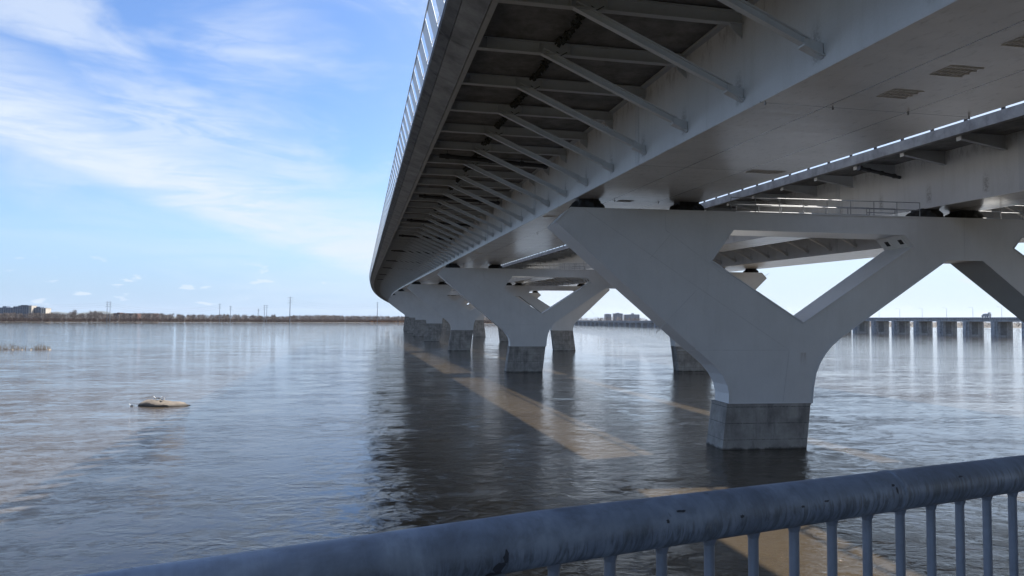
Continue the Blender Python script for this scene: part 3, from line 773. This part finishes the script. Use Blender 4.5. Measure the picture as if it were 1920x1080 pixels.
band('woodland', -330, 60, 12, 46, 11, 14.5, 1.4, M_wood, 'bare woodland on the far bank next to the bridge end', 120, .8)
band('woodland', 60, 1500, 14, 50, 10, 14, 4.2, M_wood, 'distant grey woodland behind the long low dam', 60, size=1.4)
band('shrubbery', -1250, 60, -3, 6, 4.0, 6.0, 1.2, M_shrub, 'reddish brown shrubs at the foot of the far woodland', 60, 1.0, 0.8)
band('reed_bank', -300, -60, -3, 6, 1.8, 3.0, 0.9, M_reedbank, 'tawny orange reeds at the water edge near the bridge end', 40, 1.4, 0.6)
# taller single trees that stand out of the wood
def bare_tree(x, y, h_, label, seed):
    r = random.Random(seed); root = empty('bare_tree', (x, y, 0.9), label, 'tree', 'taller bare trees above the far woodland')
    b = MB(); b.tube((x, y, 0.9), (x, y, 0.9 + h_ * .5), h_ * .018, h_ * .011, n=6); ends = []
    for i in range(12):
        t = r.uniform(.3, .55); a = r.uniform(0, 6.28); p = Vector((x, y, .9 + h_ * t)); q = p + Vector((math.cos(a) * h_ * .22, math.sin(a) * h_ * .22, h_ * r.uniform(.22, .42)))
        b.tube(p, q, h_ * .007, h_ * .003, n=4); ends.append(q)
    b.build('trunk', M_trunk, root)
    b = MB()
    for q in ends: twigs(b, q.x, q.y, q.z - h_ * .16, h_ * .34, h_ * .34, 60, r, 0.6)
    b.build('crown', M_wood, root)
tx = [(137, 17, 'tall bare tree between the apartments and the twin poles'), (175, 16.5, 'spreading bare tree just left of the twin poles'), (186, 14.5, 'rounded bare tree behind the twin poles'), (95, 13, 'bare tree right beside the apartment blocks'),
      (424, 14.5, 'bare tree between two thin power poles'), (549, 13, 'small round bare tree right of the tallest pole'), (513, 13.5, 'dark bare tree left of the tallest pole')]
for i, (px, h_, lb) in enumerate(tx):
    q = (px - 960) / FPX; y = 1150.0
    for _ in range(30): y = shore_y(q * y) + 30
    bare_tree(q * y, y, h_, lb, 40 + i)

# ------------------------------------------------------------------ far buildings
M_glass = simple('dark_blue_glazing', (0.045, 0.075, 0.13), 0.25, 0, 0.3, 0.2)
M_beige = simple('beige_cladding', (0.42, 0.38, 0.33), 0.8, 0, 0.08, 0.1)
M_navy = simple('blue_grey_cladding', (0.10, 0.13, 0.19), 0.6, 0, 0.1, 0.1)
M_brick = simple('dark_red_brick', (0.13, 0.065, 0.055), 0.9, 0, 0.2, 0.3)
M_greyb = simple('pale_grey_cladding', (0.30, 0.31, 0.33), 0.8, 0, 0.08, 0.1)
def building(name, x0, x1, ytop, dist, mwall, mwin, label, cat, group, steps=(), floors=10, dep=22):
    """placed by its bearing and distance; ytop fixes its height"""
    X0 = (x0 - 960) / FPX * dist; X1 = (x1 - 960) / FPX * dist
    hh = lambda yt, xm: CAMH + ((599 + 0.0061 * (xm - 960)) - yt) * dist / FPX
    root = empty(name, ((X0 + X1) / 2, dist + dep / 2, 2.2), label, cat, group)
    H = hh(ytop, (x0 + x1) / 2); b = MB(); b.box(X0, X1, dist, dist + dep, 1.5, H); wall = b.build('wall', mwall, root)
    prev = []
    b = MB(); any_ = False
    for (a, c, yt) in steps:
        A = (a - 960) / FPX * dist; C = (c - 960) / FPX * dist; b.box(A, C, dist + 3, dist + dep - 3, H, hh(yt, (a + c) / 2)); any_ = True
    b.box(X0 - .4, X1 + .4, dist - .4, dist + dep + .4, H - .02, H + .7); b.build('roof', mwall, root)
    fh = (H - 3) / floors; nb = max(2, int((X1 - X0) / 5.5)); bw = (X1 - X0) / nb
    for f in range(floors):
        b = MB(); b.box(X0 + bw * .12, X1 - bw * .12, dist - .12, dist + .1, 3 + fh * (f + .25), 3 + fh * (f + .82))
        b.build('window_band', mwin, root)
    for i in range(0, nb + 1):
        b = MB(); b.box(X0 + bw * i - .5, X0 + bw * i + .5, dist - .9 - .5 * (i % 2), dist + .05, 2, H); b.build('wall_fin', mwall, root)
    return root
gA = 'apartment blocks beyond the left woodland'
building('apartment_building', -14, 24.5, 577, 1900, M_navy, M_glass, 'dark blue-grey apartment block cut by the left edge of the photo', 'building', gA, [(4, 11, 574)], 11)
building('apartment_building', 26, 55, 575.0, 1900, M_navy, M_glass, 'tallest dark apartment block with a stepped peak behind the left woodland', 'building', gA, [(33, 55, 573), (38, 51, 571.8)], 12)
building('apartment_building', 55.3, 59.8, 573.6, 1890, M_beige, M_glass, 'slim beige tower wing joined to the peaked dark block', 'building', gA, [], 12)
building('apartment_building', 62.5, 78, 577.5, 1900, M_navy, M_glass, 'dark apartment block with a small raised roof, right of the peaked one', 'building', gA, [(67, 74.5, 575)], 11)
building('apartment_building', 78.3, 86.5, 578.2, 1890, M_beige, M_glass, 'beige apartment wing, rightmost of the left cluster', 'building', gA, [], 11)
gB = 'low brick buildings behind the woodland'
building('brick_building', 214, 235, 587.6, 1750, M_brick, M_glass, 'low dark brick building with a roof box, nearest the twin poles', 'building', gB, [(219, 224, 586)], 5)
building('brick_building', 237, 257, 588, 1750, M_brick, M_glass, 'low dark brick building, middle one of the three', 'building', gB, [], 5)
building('brick_building', 269, 290, 588, 1750, M_brick, M_glass, 'low dark brick building standing apart on the right of the other two', 'building', gB, [], 5)
gC = 'grey towers beyond the dam'
building('tower_block', 1135.2, 1146.2, 589.4, 2500, M_greyb, M_navy, 'narrowest and leftmost grey tower beyond the dam', 'building', gC, [(1137, 1144, 588.4)], 17, 30)
building('tower_block', 1151.2, 1167.6, 588.2, 2500, M_greyb, M_navy, 'middle grey tower with a raised centre beyond the dam', 'building', gC, [(1155, 1165, 587.4), (1158, 1161.5, 586.4)], 18, 30)
building('tower_block', 1171.5, 1199, 590.2, 2500, M_greyb, M_navy, 'wide grey tower block with a small roof stack beyond the dam', 'building', gC, [(1180, 1199, 589.4), (1186, 1189, 587.2)], 16, 30)

# ------------------------------------------------------------------ power poles and lines
M_pole = simple('galvanised_pole', (0.16, 0.17, 0.19), 0.6, 0.2, 0.1, 0.5)
def yh(x): return 599 + 0.0061 * (x - 960)
def power_pole(px, ytop, dist, narm, label, thick_=0.62, arm=3.2):
    x = (px - 960) / FPX * dist; h_ = CAMH + (yh(px) - ytop) * dist / FPX
    root = empty('power_pole', (x, dist, 0), label, 'power pole', 'power poles along the far bank')
    b = MB(); b.tube((x, dist, 0), (x, dist, h_), thick_, thick_ * .45, n=8); b.build('pole', M_pole, root)
    tips = []
    for i in range(narm):
        z = h_ * (0.97 - 0.10 * i); a = arm * (1 - .15 * (i % 2))
        b = MB(); b.tube((x - a, dist, z), (x + a, dist, z), .17, n=5)
        for sg in (-1, 1): b.tube((x + sg * a, dist, z), (x + sg * a, dist, z - 1.3), .12, n=5); tips.append(Vector((x + sg * a, dist, z - 1.3)))
        b.build('crossarm', M_pole, root)
    return tips
def shy(px, off_=-4):
    q = (px - 960) / FPX; y = 1200.0
    for _ in range(40): y = shore_y(q * y) + off_
    return y
TP = {}
for px, yt, na, lb, tk in [(201.5, 565.3, 3, 'left one of the twin tall power poles above the left bank', .55), (207, 565.3, 3, 'right one of the twin tall power poles above the left bank', .55),
                       (412.5, 569.5, 3, 'thin power pole, left of a close pair in mid shore', .6), (432.7, 573.5, 3, 'thin power pole, right of a close pair in mid shore', .6),
                       (496.2, 572, 3, 'power pole with arms, left of the two left of the tallest pole', .6), (500.8, 572, 2, 'bare power pole, right of the two left of the tallest pole', .6),
                       (544.2, 556.6, 3, 'tallest power pole with long crossarms, in the middle of the far bank', .95), (708, 566.5, 3, 'power pole standing closest to the bridge end', .85)]:
    TP[px] = power_pole(px, yt, shy(px), na, lb, tk, 4.8 if px == 544.2 else 2.6 if px == 708 else 2.2)
# lattice mast
px = 485; dist = shy(px) + 60; x = (px - 960) / FPX * dist; h_ = CAMH + (yh(px) - 579) * dist / FPX
root = empty('lattice_mast', (x, dist, 0), 'small lattice mast left of the paired poles', 'mast')
b = MB()
for sg in (-1, 1):
    for sg2 in (-1, 1): b.tube((x + sg * 1.9, dist + sg2 * 1.9, 0), (x + sg * .3, dist + sg2 * .3, h_), .13, n=4)
for i in range(7):
    f0, f1 = i / 7, (i + 1) / 7; r0, r1 = 1.9 - 1.6 * f0, 1.9 - 1.6 * f1
    for sg2 in (-1, 1): b.tube((x - r0, dist + sg2 * r0, h_ * f0), (x + r1, dist + sg2 * r1, h_ * f1), .08, n=4)
b.build('frame', M_pole, root)
b = MB()
for z in (.97, .86): b.tube((x - 2.2, dist, h_ * z), (x + 2.2, dist, h_ * z), .12, n=4)
b.build('crossarm', M_pole, root)
M_wire = simple('wire', (0.22, 0.24, 0.27), 0.6, 0.3, 0.05, 1)
def wires(a, c, sag, label, ids=(0, 1, 2, 3, 4, 5)):
    b = MB()
    for i in ids:
        if i >= len(a) or i >= len(c): continue
        pts = [a[i].lerp(c[i], t / 12) - Z * (sag * 4 * (t / 12) * (1 - t / 12)) for t in range(13)]
        b.path(pts, 0.085, n=3)
    o = b.build('power_line', M_wire); recentre(o); tag(o, label, 'power line', 'power lines along the far bank')
e_l = [Vector((t.x - 330, t.y - 60, t.z + 10)) for t in TP[201.5]]
wires(e_l, TP[201.5], 9, 'power line running from the twin poles off to the left edge', (0, 3, 4))
wires(TP[207], TP[412.5], 9, 'power line between the twin poles and the first thin pole', (0, 2, 4))
wires(TP[432.7], TP[496.2], 3, 'short power line between the thin pole pair and the paired poles', (0, 2, 4))
wires(TP[544.2], TP[708], 8, 'power line between the tallest pole and the pole by the bridge', (0, 2, 4))

# ------------------------------------------------------------------ the long dam upstream
M_dam = concrete('dam_concrete', (0.34, 0.36, 0.385), 0.4, dark=(0.045, 0.05, 0.055), spk=0.3)
M_dam_dk = simple('dam_gate_guide', (0.30, 0.31, 0.32), 0.8, 0, 0.2, 0.2)
M_dam_pan = simple('dam_dark_panel', (0.16, 0.17, 0.185), 0.9, 0, 0.3, 0.5)
def damx(y): return 106 + .225 * (1300 - y)
dd = Vector((-.225, 1, 0)).normalized(); dn = Vector((dd.y, -dd.x, 0))       # dn points right (away from the bridge)
def damtop(y): return 11.7 if y < 600 else max(7.6, 11.7 - (y - 600) * 0.0094)
dam = empty('dam', (damx(800), 800, 0), 'long low concrete dam with rows of piers crossing the river in the distance', 'dam')
ysd = []; y = 443.9 - 20.7 * 8
while y < 1330: ysd.append(y + 10.35); y += 20.7
b = MB(); st = [ysd[0] - 40] + ysd + [1360]
b.sweep([[Vector((damx(q), q, 0)) + dn * a + Z * (damtop(q) - c) for a, c in ((-.4, 2.5), (-.4, .9), (-.4, 0), (11.6, 0), (11.6, 2.5))] for q in st])
b.build('deck', M_dam, dam)
b = MB(); b.sweep([[Vector((damx(q), q, 0)) + dn * a + Z * (damtop(q) - c) for a, c in ((-.9, 1.0), (-.9, -.15), (-.45, -.15), (-.45, 1.0))] for q in st]); b.build('parapet', M_dam, dam)
b = MB()
for i, q in enumerate(st[:-1]):
    if q > 900: break
    for j in range(14):
        t = q + (st[i + 1] - q) * j / 14; b.obox(Vector((damx(t), t, damtop(t) - .45)) - dn * .95, dd * .22, dn * .06, Z * .42)
tag(b.build('parapet_post', M_dam_pan, dam), kind='stuff')
for q in ysd:
    c = Vector((damx(q), q, 0)); top = damtop(q) - 2.5; b = MB()
    b.obox(c + dn * 5.75 + Z * (top / 2 - 1), dn * 5.75, dd * 2.3, Z * (top / 2 + 1))
    b.obox(c - dn * .6 + Z * (top / 2 - 1), dn * .6, dd * 1.3, Z * (top / 2 + 1))
    pr = b.build('pier', M_dam, dam)
    if q < 800:
        b = MB(); b.obox(c + dn * 4.6 - dd * 2.32 + Z * (top / 2 + .2), dn * 2.3, dd * .05, Z * (top / 2 - .7)); b.build('recess_shade', M_dam_pan, pr)  # flat dark panel on the pier side; its colour stands for recessed shade
        b = MB()
        for a in (8.6, 9.7): b.obox(c + dn * a - dd * 2.4 + Z * (top / 2), dn * .16, dd * .14, Z * (top / 2))
        b.build('gate_guide', M_dam_dk, pr)
M_lamp = simple('lamp_pole_metal', (0.30, 0.32, 0.34), 0.5, 0.3, 0.1, 1)
proto = None
for i, q in enumerate([443.9 + 20.7 * k + 6.0 for k in range(-3, 12)]):
    base = Vector((damx(q), q, damtop(q))) + dn * 1.2
    root = bpy.data.objects.new('street_lamp', None); col.objects.link(root); root.location = base
    tag(root, 'slim grey street lamp with one arm, one of the evenly spaced row on the dam', 'street lamp', 'street lamps along the dam')
    if proto is None:
        b = MB(); b.tube(base, base + Z * 6.4, .12, .07, n=6); p1 = b.build('pole', M_lamp, root)
        b = MB(); b.tube(base + Z * 6.35, base + Z * 6.55 - dn * 2.3 - dd * .0, .06, .05, n=5); b.obox(base + Z * 6.52 - dn * 2.6, dn * .45, dd * .16, Z * .07); p2 = b.build('lamp_arm', M_lamp, root)
        proto = (p1, p2)
    else:
        for p in proto: c = p.copy(); col.objects.link(c); c.parent = root
# service truck on the dam
q = 462.0; base = Vector((damx(q), q, damtop(q))) + dn * 2.6
root = empty('service_truck', tuple(base), 'pale grey service truck parked on the dam near the lamps', 'truck')
b = MB(); P = [(-2.6, .55), (2.9, .55), (2.9, 1.3), (2.3, 1.5), (1.8, 2.15), (.7, 2.2), (.65, 2.5), (-2.6, 2.5)]
b.sweep([[base + dd * a + Z * c + dn * e for a, c in P] for e in (-1, 1)]); b.build('body', M_greyb, root)
b = MB(); b.sweep([[base + dd * a + Z * c + dn * e for a, c in ((1.86, 1.95), (2.3, 1.45), (.9, 1.45), (.9, 2.0))] for e in (-1.02, 1.02)]); b.build('window', M_glass, root)
for a in (-1.7, 1.8):
    for e in (-.95, .95): b = MB(); b.tube(base + dd * a + Z * .42 + dn * (e - .12), base + dd * a + Z * .42 + dn * (e + .12), .42, n=12); b.build('wheel', M_dark, root)
b = MB(); b.box(0, 0, 0, 0, 0, 0) if False else None
b.obox(base - dd * 2.0 + Z * 2.9, dd * .5, dn * .5, Z * .35); b.tube(base - dd * 1.4 + Z * 2.5, base - dd * 3.2 + Z * 3.1, .12, n=6); b.build('bucket', M_greyb, root)

# ------------------------------------------------------------------ rock with gulls, reeds
def rock():
    b = MB(); nu, nv = 48, 16; vs = []
    cx, cy = -34.6, 73.6
    for j in range(nv + 1):
        ph = j / nv * math.pi / 2
        for i in range(nu):
            a = 2 * math.pi * i / nu
            ax = 2.45 * (1.12 if math.cos(a) > 0 else .9); ay = 1.3
            # steep blunt end on the left, long low tail on the right
            x = math.cos(a) * ax * math.cos(ph) ** .7; y = math.sin(a) * ay * math.cos(ph) ** .7
            t = (x + 2.4) / 5.1
            z = math.sin(ph) ** .9 * (0.66 * (1 - max(0, t - .15) * .78))
            n1 = noise.fractal(Vector((x * 1.3, y * 1.3, z * 2)), 1, 2, 6) * .13 + abs(noise.noise(Vector((x * 2.5, y * 2.5 + x, z)))) * -.10
            vs.append((cx + x + n1 * .6, cy + y + n1, max(-.3, z + n1 * .7) - (0.3 if j == 0 else 0.02)))
    b.add(vs, [(j * nu + i, j * nu + (i + 1) % nu, (j + 1) * nu + (i + 1) % nu, (j + 1) * nu + i) for j in range(nv) for i in range(nu)], True)
    m = concrete('rock_stone', (0.145, 0.12, 0.095), 0.1, dark=(0.1, 0.09, 0.08), spk=0.8)
    nt_ = m.node_tree; bs = nt_.nodes['Principled BSDF']; P = geo(nt_); sp = nt_.nodes.new('ShaderNodeSeparateXYZ'); nt_.links.new(P, sp.inputs[0])
    src = bs.inputs['Base Color'].links[0].from_socket; nz = noise_t(nt_, P, 2.5, 4)
    c = mixc(nt_, smooth(nt_, M(nt_, 'SUBTRACT', sp.outputs[2], M(nt_, 'MULTIPLY', nz, .18)), .0, .12, 0.85, 0), src, (.035, .03, .025)); L(nt_, c, bs.inputs['Base Color'])
    o = b.build('rock', m); recentre(o); tag(o, 'flat tan rock breaking the water surface with gulls resting on it', 'rock')
rock()
M_gw = simple('white_plumage', (0.75, 0.75, 0.73), 0.8, 0, 0.05, 8)
M_gg = simple('grey_plumage', (0.30, 0.32, 0.34), 0.8, 0, 0.08, 8)
M_gb = simple('black_plumage', (0.03, 0.03, 0.03), 0.7, 0, 0.1, 8)
M_gy = simple('yellow_bill', (0.6, 0.38, 0.05), 0.6, 0, 0.1, 8)
def gull(x, y, z, rot, label, swim=False, sit=False):
    root = empty('gull', (x, y, z), label, 'gull', 'gulls at the rock')
    ca, sa = math.cos(rot), math.sin(rot); f = Vector((ca, sa, 0)); l = Vector((-sa, ca, 0)); o = Vector((x, y, z + (0.0 if swim else .05 if sit else .12)))
    def loft(rows, mt, nm, n=12):
        b = MB(); rings = []
        for (a, zz_, wy, wz) in rows: rings.append([o + f * a + l * math.cos(2 * math.pi * i / n) * wy + Z * (zz_ + math.sin(2 * math.pi * i / n) * wz) for i in range(n)])
        b.sweep(rings); q = b.build(nm, mt, root)
        for p in q.data.polygons: p.use_smooth = True
        return q
    loft([(-.23, .13, .01, .008), (-.19, .125, .035, .015), (-.12, .11, .065, .05), (-.02, .105, .085, .08), (.08, .115, .08, .08), (.14, .15, .055, .062), (.165, .20, .036, .042),
          (.175, .25, .034, .036), (.19, .285, .038, .036), (.215, .295, .036, .033), (.24, .29, .024, .022), (.25, .286, .010, .010)], M_gw, 'body')
    for sg in (-1, 1):
        b = MB(); rows = [(.11, .135, .02), (.06, .15, .055), (-.04, .145, .06), (-.15, .14, .035), (-.25, .14, .012)]
        b.sweep([[o + f * a + l * sg * (.05 + .028 * (1 - abs(a) * 2)) + Z * (zz_ + h), o + f * a + l * sg * .095 + Z * (zz_ - h * .2), o + f * a + l * sg * .07 + Z * (zz_ - h)] for a, zz_, h in rows]); wg = b.build('wing', M_gg, root)
        b = MB(); b.tube(o + f * -.20 + l * sg * .05 + Z * .142, o + f * -.33 + l * sg * .015 + Z * .135, .016, .004, n=6); b.build('wing_tip', M_gb, wg)
    b = MB(); b.tube(o + f * .245 + Z * .287, o + f * .305 + Z * .277, .012, .004, n=6); b.build('bill', M_gy, root)
    if not swim and not sit:
        for sg in (-1, 1): b = MB(); b.tube(o + l * sg * .03 + Z * .05, o + l * sg * .03 + f * .01 - Z * .12, .006, n=5); b.obox(o + l * sg * .03 + f * .035 - Z * .117, f * .03, l * .022, Z * .004); b.build('leg', M_gy, root)
    root.scale = (.95, .95, .95)
gull(-35.25, 73.5, 0.50, rad(150), 'white gull on the rock, leftmost of those on top, facing left')
gull(-34.85, 73.6, 0.46, rad(20), 'white gull on the rock with dark wing, middle one on top', False)
gull(-34.45, 73.45, 0.42, rad(-20), 'darker crouching bird on the rock, rightmost on top', sit=True)
gull(-37.25, 72.9, -0.07, rad(185), 'white gull floating at the left foot of the rock', swim=True)

M_reed = simple('dead_reeds', (0.40, 0.33, 0.25), 0.9, 0, 0.35, 2.0)
M_bank = simple('mud', (0.10, 0.075, 0.05), 0.9, 0, 0.3, 1.0)
def reeds(x0, x1, y, hmax, label, seed, n):
    r = random.Random(seed); b = MB()
    for _ in range(n):
        x = r.uniform(x0, x1); f = (x - x0) / (x1 - x0); env = math.sin(math.pi * min(1, max(0, .08 + .84 * f))) ** .5
        yy = y + r.uniform(-1.4, 1.4); h_ = hmax * env * r.uniform(.45, 1.0) * (0.8 + .4 * noise.noise(Vector((x * .8, seed, 0)))); ln = Vector((r.uniform(-.25, .25), r.uniform(-.2, .2), 1))
        p = Vector((x, yy, -.1)); q = p + ln * h_; wd = Vector((r.uniform(.02, .045), r.uniform(-.02, .02), 0))
        b.add([p - wd, p + wd, q + wd * .3, q - wd * .3], [(0, 1, 2, 3)])
        if r.random() < .35:
            c = q; b.add([c - wd * 1.6, c + wd * 1.6, c + Z * .22], [(0, 1, 2)])
    for _ in range(int(n * .04)):
        x = r.uniform(x0, x1); p = Vector((x, y + r.uniform(-1.5, 1), .02)); b.obox(p, Vector((r.uniform(.1, .35), 0, 0)), Vector((0, .3, 0)), Z * r.uniform(.03, .1))
    o = b.build('reeds', M_reed, fix=False); recentre(o); tag(o, label, 'reeds', 'reed clumps in the shallows', 'stuff')
reeds(-141, -127.8, 195.2, 2.3, 'wide clump of dead reeds at the left edge of the photo',  1, 300)
reeds(-126.6, -122.4, 195.8, 2.0, 'small separate clump of dead reeds right of the wide one', 2, 150)

# ------------------------------------------------------------------ walkway handrail in front of the viewer
KS = 1.25
ra = Vector((-.016, .81, 0)) * KS; rb = Vector((.906, 1.317, 0)) * KS
rd = (rb - ra).normalized(); rn = Vector((-rd.y, rd.x, 0))
zr = CAMH - .243 * KS; zslope = (-.265 + .243) * KS / (rb - ra).length
def RP(t, dz=0.0, dn_=0.0): q = ra + rd * t + rn * dn_; return Vector((q.x, q.y, zr + zslope * t + dz - (.023 * -(t - .08) if t < .08 else 0)))
def galv():
    m, nt, bs = mat('galvanised_steel'); P = geo(nt)
    a = noise_t(nt, P, 9, 8, 0.65, dist=0.6); b_ = noise_t(nt, P, 38, 5, 0.6); c_ = noise_t(nt, P, 16, 3, 0.5, dist=1.5)
    base = ramp(nt, a, [(0.3, (0.15, 0.19, 0.25)), (0.5, (0.22, 0.27, 0.345)), (0.72, (0.31, 0.37, 0.45))])
    base = mixc(nt, M(nt, 'MULTIPLY', smooth(nt, b_, .45, .7), .25), base, (.10, .105, .11))
    vd = nt.nodes.new('ShaderNodeVectorMath'); vd.operation = 'DOT_PRODUCT'; nt.links.new(P, vd.inputs[0]); vd.inputs[1].default_value = tuple(rd)
    spz = nt.nodes.new('ShaderNodeSeparateXYZ'); nt.links.new(P, spz.inputs[0]); cb = nt.nodes.new('ShaderNodeCombineXYZ')
    nt.links.new(vd.outputs['Value'], cb.inputs[0]); nt.links.new(spz.outputs[2], cb.inputs[1])
    run = noise_t(nt, cb.outputs[0], 1.0, 5, .65, sc=(75, 14, 1), dist=.8)
    lowz = smooth(nt, M(nt, 'ADD', spz.outputs[2], M(nt, 'MULTIPLY', a, .03)), zr + .000, zr + .022, 1, .15)
    base = mixc(nt, M(nt, 'MULTIPLY', M(nt, 'MULTIPLY', smooth(nt, run, .42, .62), lowz), .65), base, (.055, .06, .065))
    pale = M(nt, 'MULTIPLY', smooth(nt, run, .60, .68), lowz); base = mixc(nt, M(nt, 'MULTIPLY', pale, .35), base, (.34, .35, .36))
    blot = noise_t(nt, P, 5, 6, .7, dist=1.0); base = mixc(nt, M(nt, 'MULTIPLY', smooth(nt, blot, .5, .62), .3), base, (.09, .10, .115))
    base = mixc(nt, M(nt, 'MULTIPLY', smooth(nt, c_, .70, .74), .4), base, (.045, .045, .05))
    L(nt, base, bs.inputs['Base Color'])
    L(nt, ramp(nt, a, [(.3, (.42,) * 3), (.7, (.62,) * 3)]), bs.inputs['Roughness']); bs.inputs['Metallic'].default_value = .35
    bump(nt, bs, b_, .25, .002); return m
M_galv = galv()
M_galv_l = simple('galvanised_bar', (0.19, 0.22, 0.27), 0.5, 0.35, 0.15, 20)
M_paintchip = simple('dark_paint_drip', (0.035, 0.04, 0.05), 0.55, 0.1, 0.2, 30)
hr = empty('handrail', tuple(RP(0, -1.2)), 'galvanised steel handrail with round bars in the foreground', 'railing')
RT = .0375
b = MB(); n = 40; st = [-3.0, -1.2, -.4, -.1, 0, .05, .08, .12, .45, .92, 1.4, 2.4, 4.0]
b.sweep([[RP(t, RT * math.sin(2 * math.pi * i / n), RT * math.cos(2 * math.pi * i / n)) for i in range(n)] for t in st])
o = b.build('top_rail', M_galv, hr)
for p in o.data.polygons: p.use_smooth = True
# weld bead where two lengths of tube meet, and paint chips
b = MB(); tj = (1.0)
vs = []
b2 = MB()
rg = random.Random(9)
tjoin = None
def on_tube(t, a, e=0.0): return RP(t, (RT + e) * math.sin(a), -(RT + e) * math.cos(a))
rings = []
for t, e in ((0.835, .0), (0.838, .0011), (0.842, .0014), (0.846, .0010), (0.849, .0)):
    rings.append([on_tube(t + .0015 * math.sin(5 * a_), a_, e) for a_ in [2 * math.pi * i / 48 for i in range(48)]])
b.sweep(rings, caps=False); b.build('weld_bead', M_galv, hr)
def chip(t0, a0, lt, la, seed, ex=0.0006):
    b2 = MB(); lt *= .8; la *= .8
    r = random.Random(seed); c = on_tube(t0, a0, ex); pts = []
    for i in range(14):
        q = 2 * math.pi * i / 14; k = r.uniform(.6, 1.15); pts.append(on_tube(t0 + math.cos(q) * lt * k, a0 + math.sin(q) * la * k, ex))
    b2.add([c] + pts, [(0, 1 + i, 1 + (i + 1) % 14) for i in range(14)]); b2.build('paint_chip', M_paintchip, hr, fix=False)
chip(-.012, -.55, .012, .42, 1); chip(-.018, -.85, .016, .22, 2); chip(-.004, -.1, .006, .35, 3)
chip(.815, .30, .004, .28, 4); chip(.808, .55, .007, .08, 5); chip(.62, .25, .008, .07, 6); chip(.56, .15, .007, .08, 7); chip(.42, .1, .006, .10, 8); chip(.27, .3, .004, .12, 9)
chip(.30, .62, .014, .07, 10); chip(1.02, .55, .010, .07, 11)
k = 0; xs_b = [.0489 + (.0686) * i for i in range(-30, 36)]
SP = .0686 * KS * 1.141
t0 = (.0489 + .016) * KS * 1.141
for i in range(-28, 34):
    t = t0 + SP * i
    if -.10 < t < .045: continue
    b = MB(); b.tube(RP(t, -.01), RP(t, -1.04), .0085, n=12)
    b.tube(RP(t, -RT + .004), RP(t, -RT - .009), .0125, .0088, n=12)
    b.build('baluster', M_galv_l, hr)
for t in (-.012, 1.95, -1.97):
    b = MB(); b.obox(RP(t, -.62), rd * .021, rn * .006, Z * .60); b.build('post', M_galv_l, hr)
    b = MB()
    P = [RP(t - .021, -RT - .028, -.012), RP(t + .021, -RT - .028, -.012), RP(t + .021, -RT + .016, -.012), RP(t - .012, -RT + .016, -.012), RP(t - .048, -RT - .020, -.012), RP(t - .048, -RT - .028, -.012)]
    b.sweep([P, [q + rn * .006 for q in P]]); b.build('gusset', M_galv_l, hr)
b = MB(); b.obox(RP(.5, -1.06), rd * 3.5, rn * .02, Z * .02); b.build('bottom_rail', M_galv_l, hr)
wk = MB(); c = RP(.5, -1.34, -1.45); wk.obox(c, rd * 14, rn * 1.6, Z * .12); wk.obox(c - Z * 4.6, rd * 14, rn * 1.35, Z * 4.5)
o = wk.build('walkway', M_fascia); recentre(o); tag(o, 'concrete walkway the viewer stands on', kind='structure')

# ------------------------------------------------------------------ unseen bank and abutment, added to cut light on the pier fronts
M_bankg = simple('rough_grass', (0.06, 0.055, 0.03), 0.95, 0, 0.4, 0.6)
b = MB(); xs = [-400 + 20 * i for i in range(41)]; rows = [(-9, -1.5), (-14, .4), (-20, 2.2), (-34, 8.5), (-60, 11), (-120, 12), (-400, 12)]
vs = [(x, y + 4 * noise.noise(Vector((x * .03, y * .05, 1))) - 0.22 * abs(x - 0) * (1 if x < 0 else -.0), z + .5 * noise.noise(Vector((x * .1, y * .1, 5)))) for y, z in rows for x in xs]
n = len(xs); b.add(vs, [(j * n + i + 1, j * n + i, (j + 1) * n + i, (j + 1) * n + i + 1) for j in range(len(rows) - 1) for i in range(n - 1)], True)
tag(b.build('added_bank', M_bankg), 'unseen grassy near bank added behind the viewer to cut light on the piers', kind='structure')
b = MB(); b.sweep([[W(s, r, z, False) for r, z in ((-21, -2), (53, -2), (53, 15.6), (-21, 15.6))] for s in (-98, -91)])
o = b.build('abutment', M_ped); recentre(o); tag(o, 'concrete abutment wall, unseen and added to cut light on the piers, carrying the near ends of all three decks', 'abutment')

# ------------------------------------------------------------------ haze
HAZE = 0.00002
if HAZE:
    b = MB(); b.box(-26000, 26000, -700, 15500, -4.5, 190)
    mh = bpy.data.materials.new('haze'); mh.use_nodes = True; nth = mh.node_tree; nth.nodes.clear()
    oh = nth.nodes.new('ShaderNodeOutputMaterial'); pv = nth.nodes.new('ShaderNodeVolumePrincipled')
    pv.inputs['Density'].default_value = HAZE; pv.inputs['Color'].default_value = (.80, .88, 1.0, 1); pv.inputs['Anisotropy'].default_value = 0.2
    nth.links.new(pv.outputs[0], oh.inputs['Volume'])
    o = b.build('haze', mh); tag(o, 'thin blue air over the river', kind='stuff')
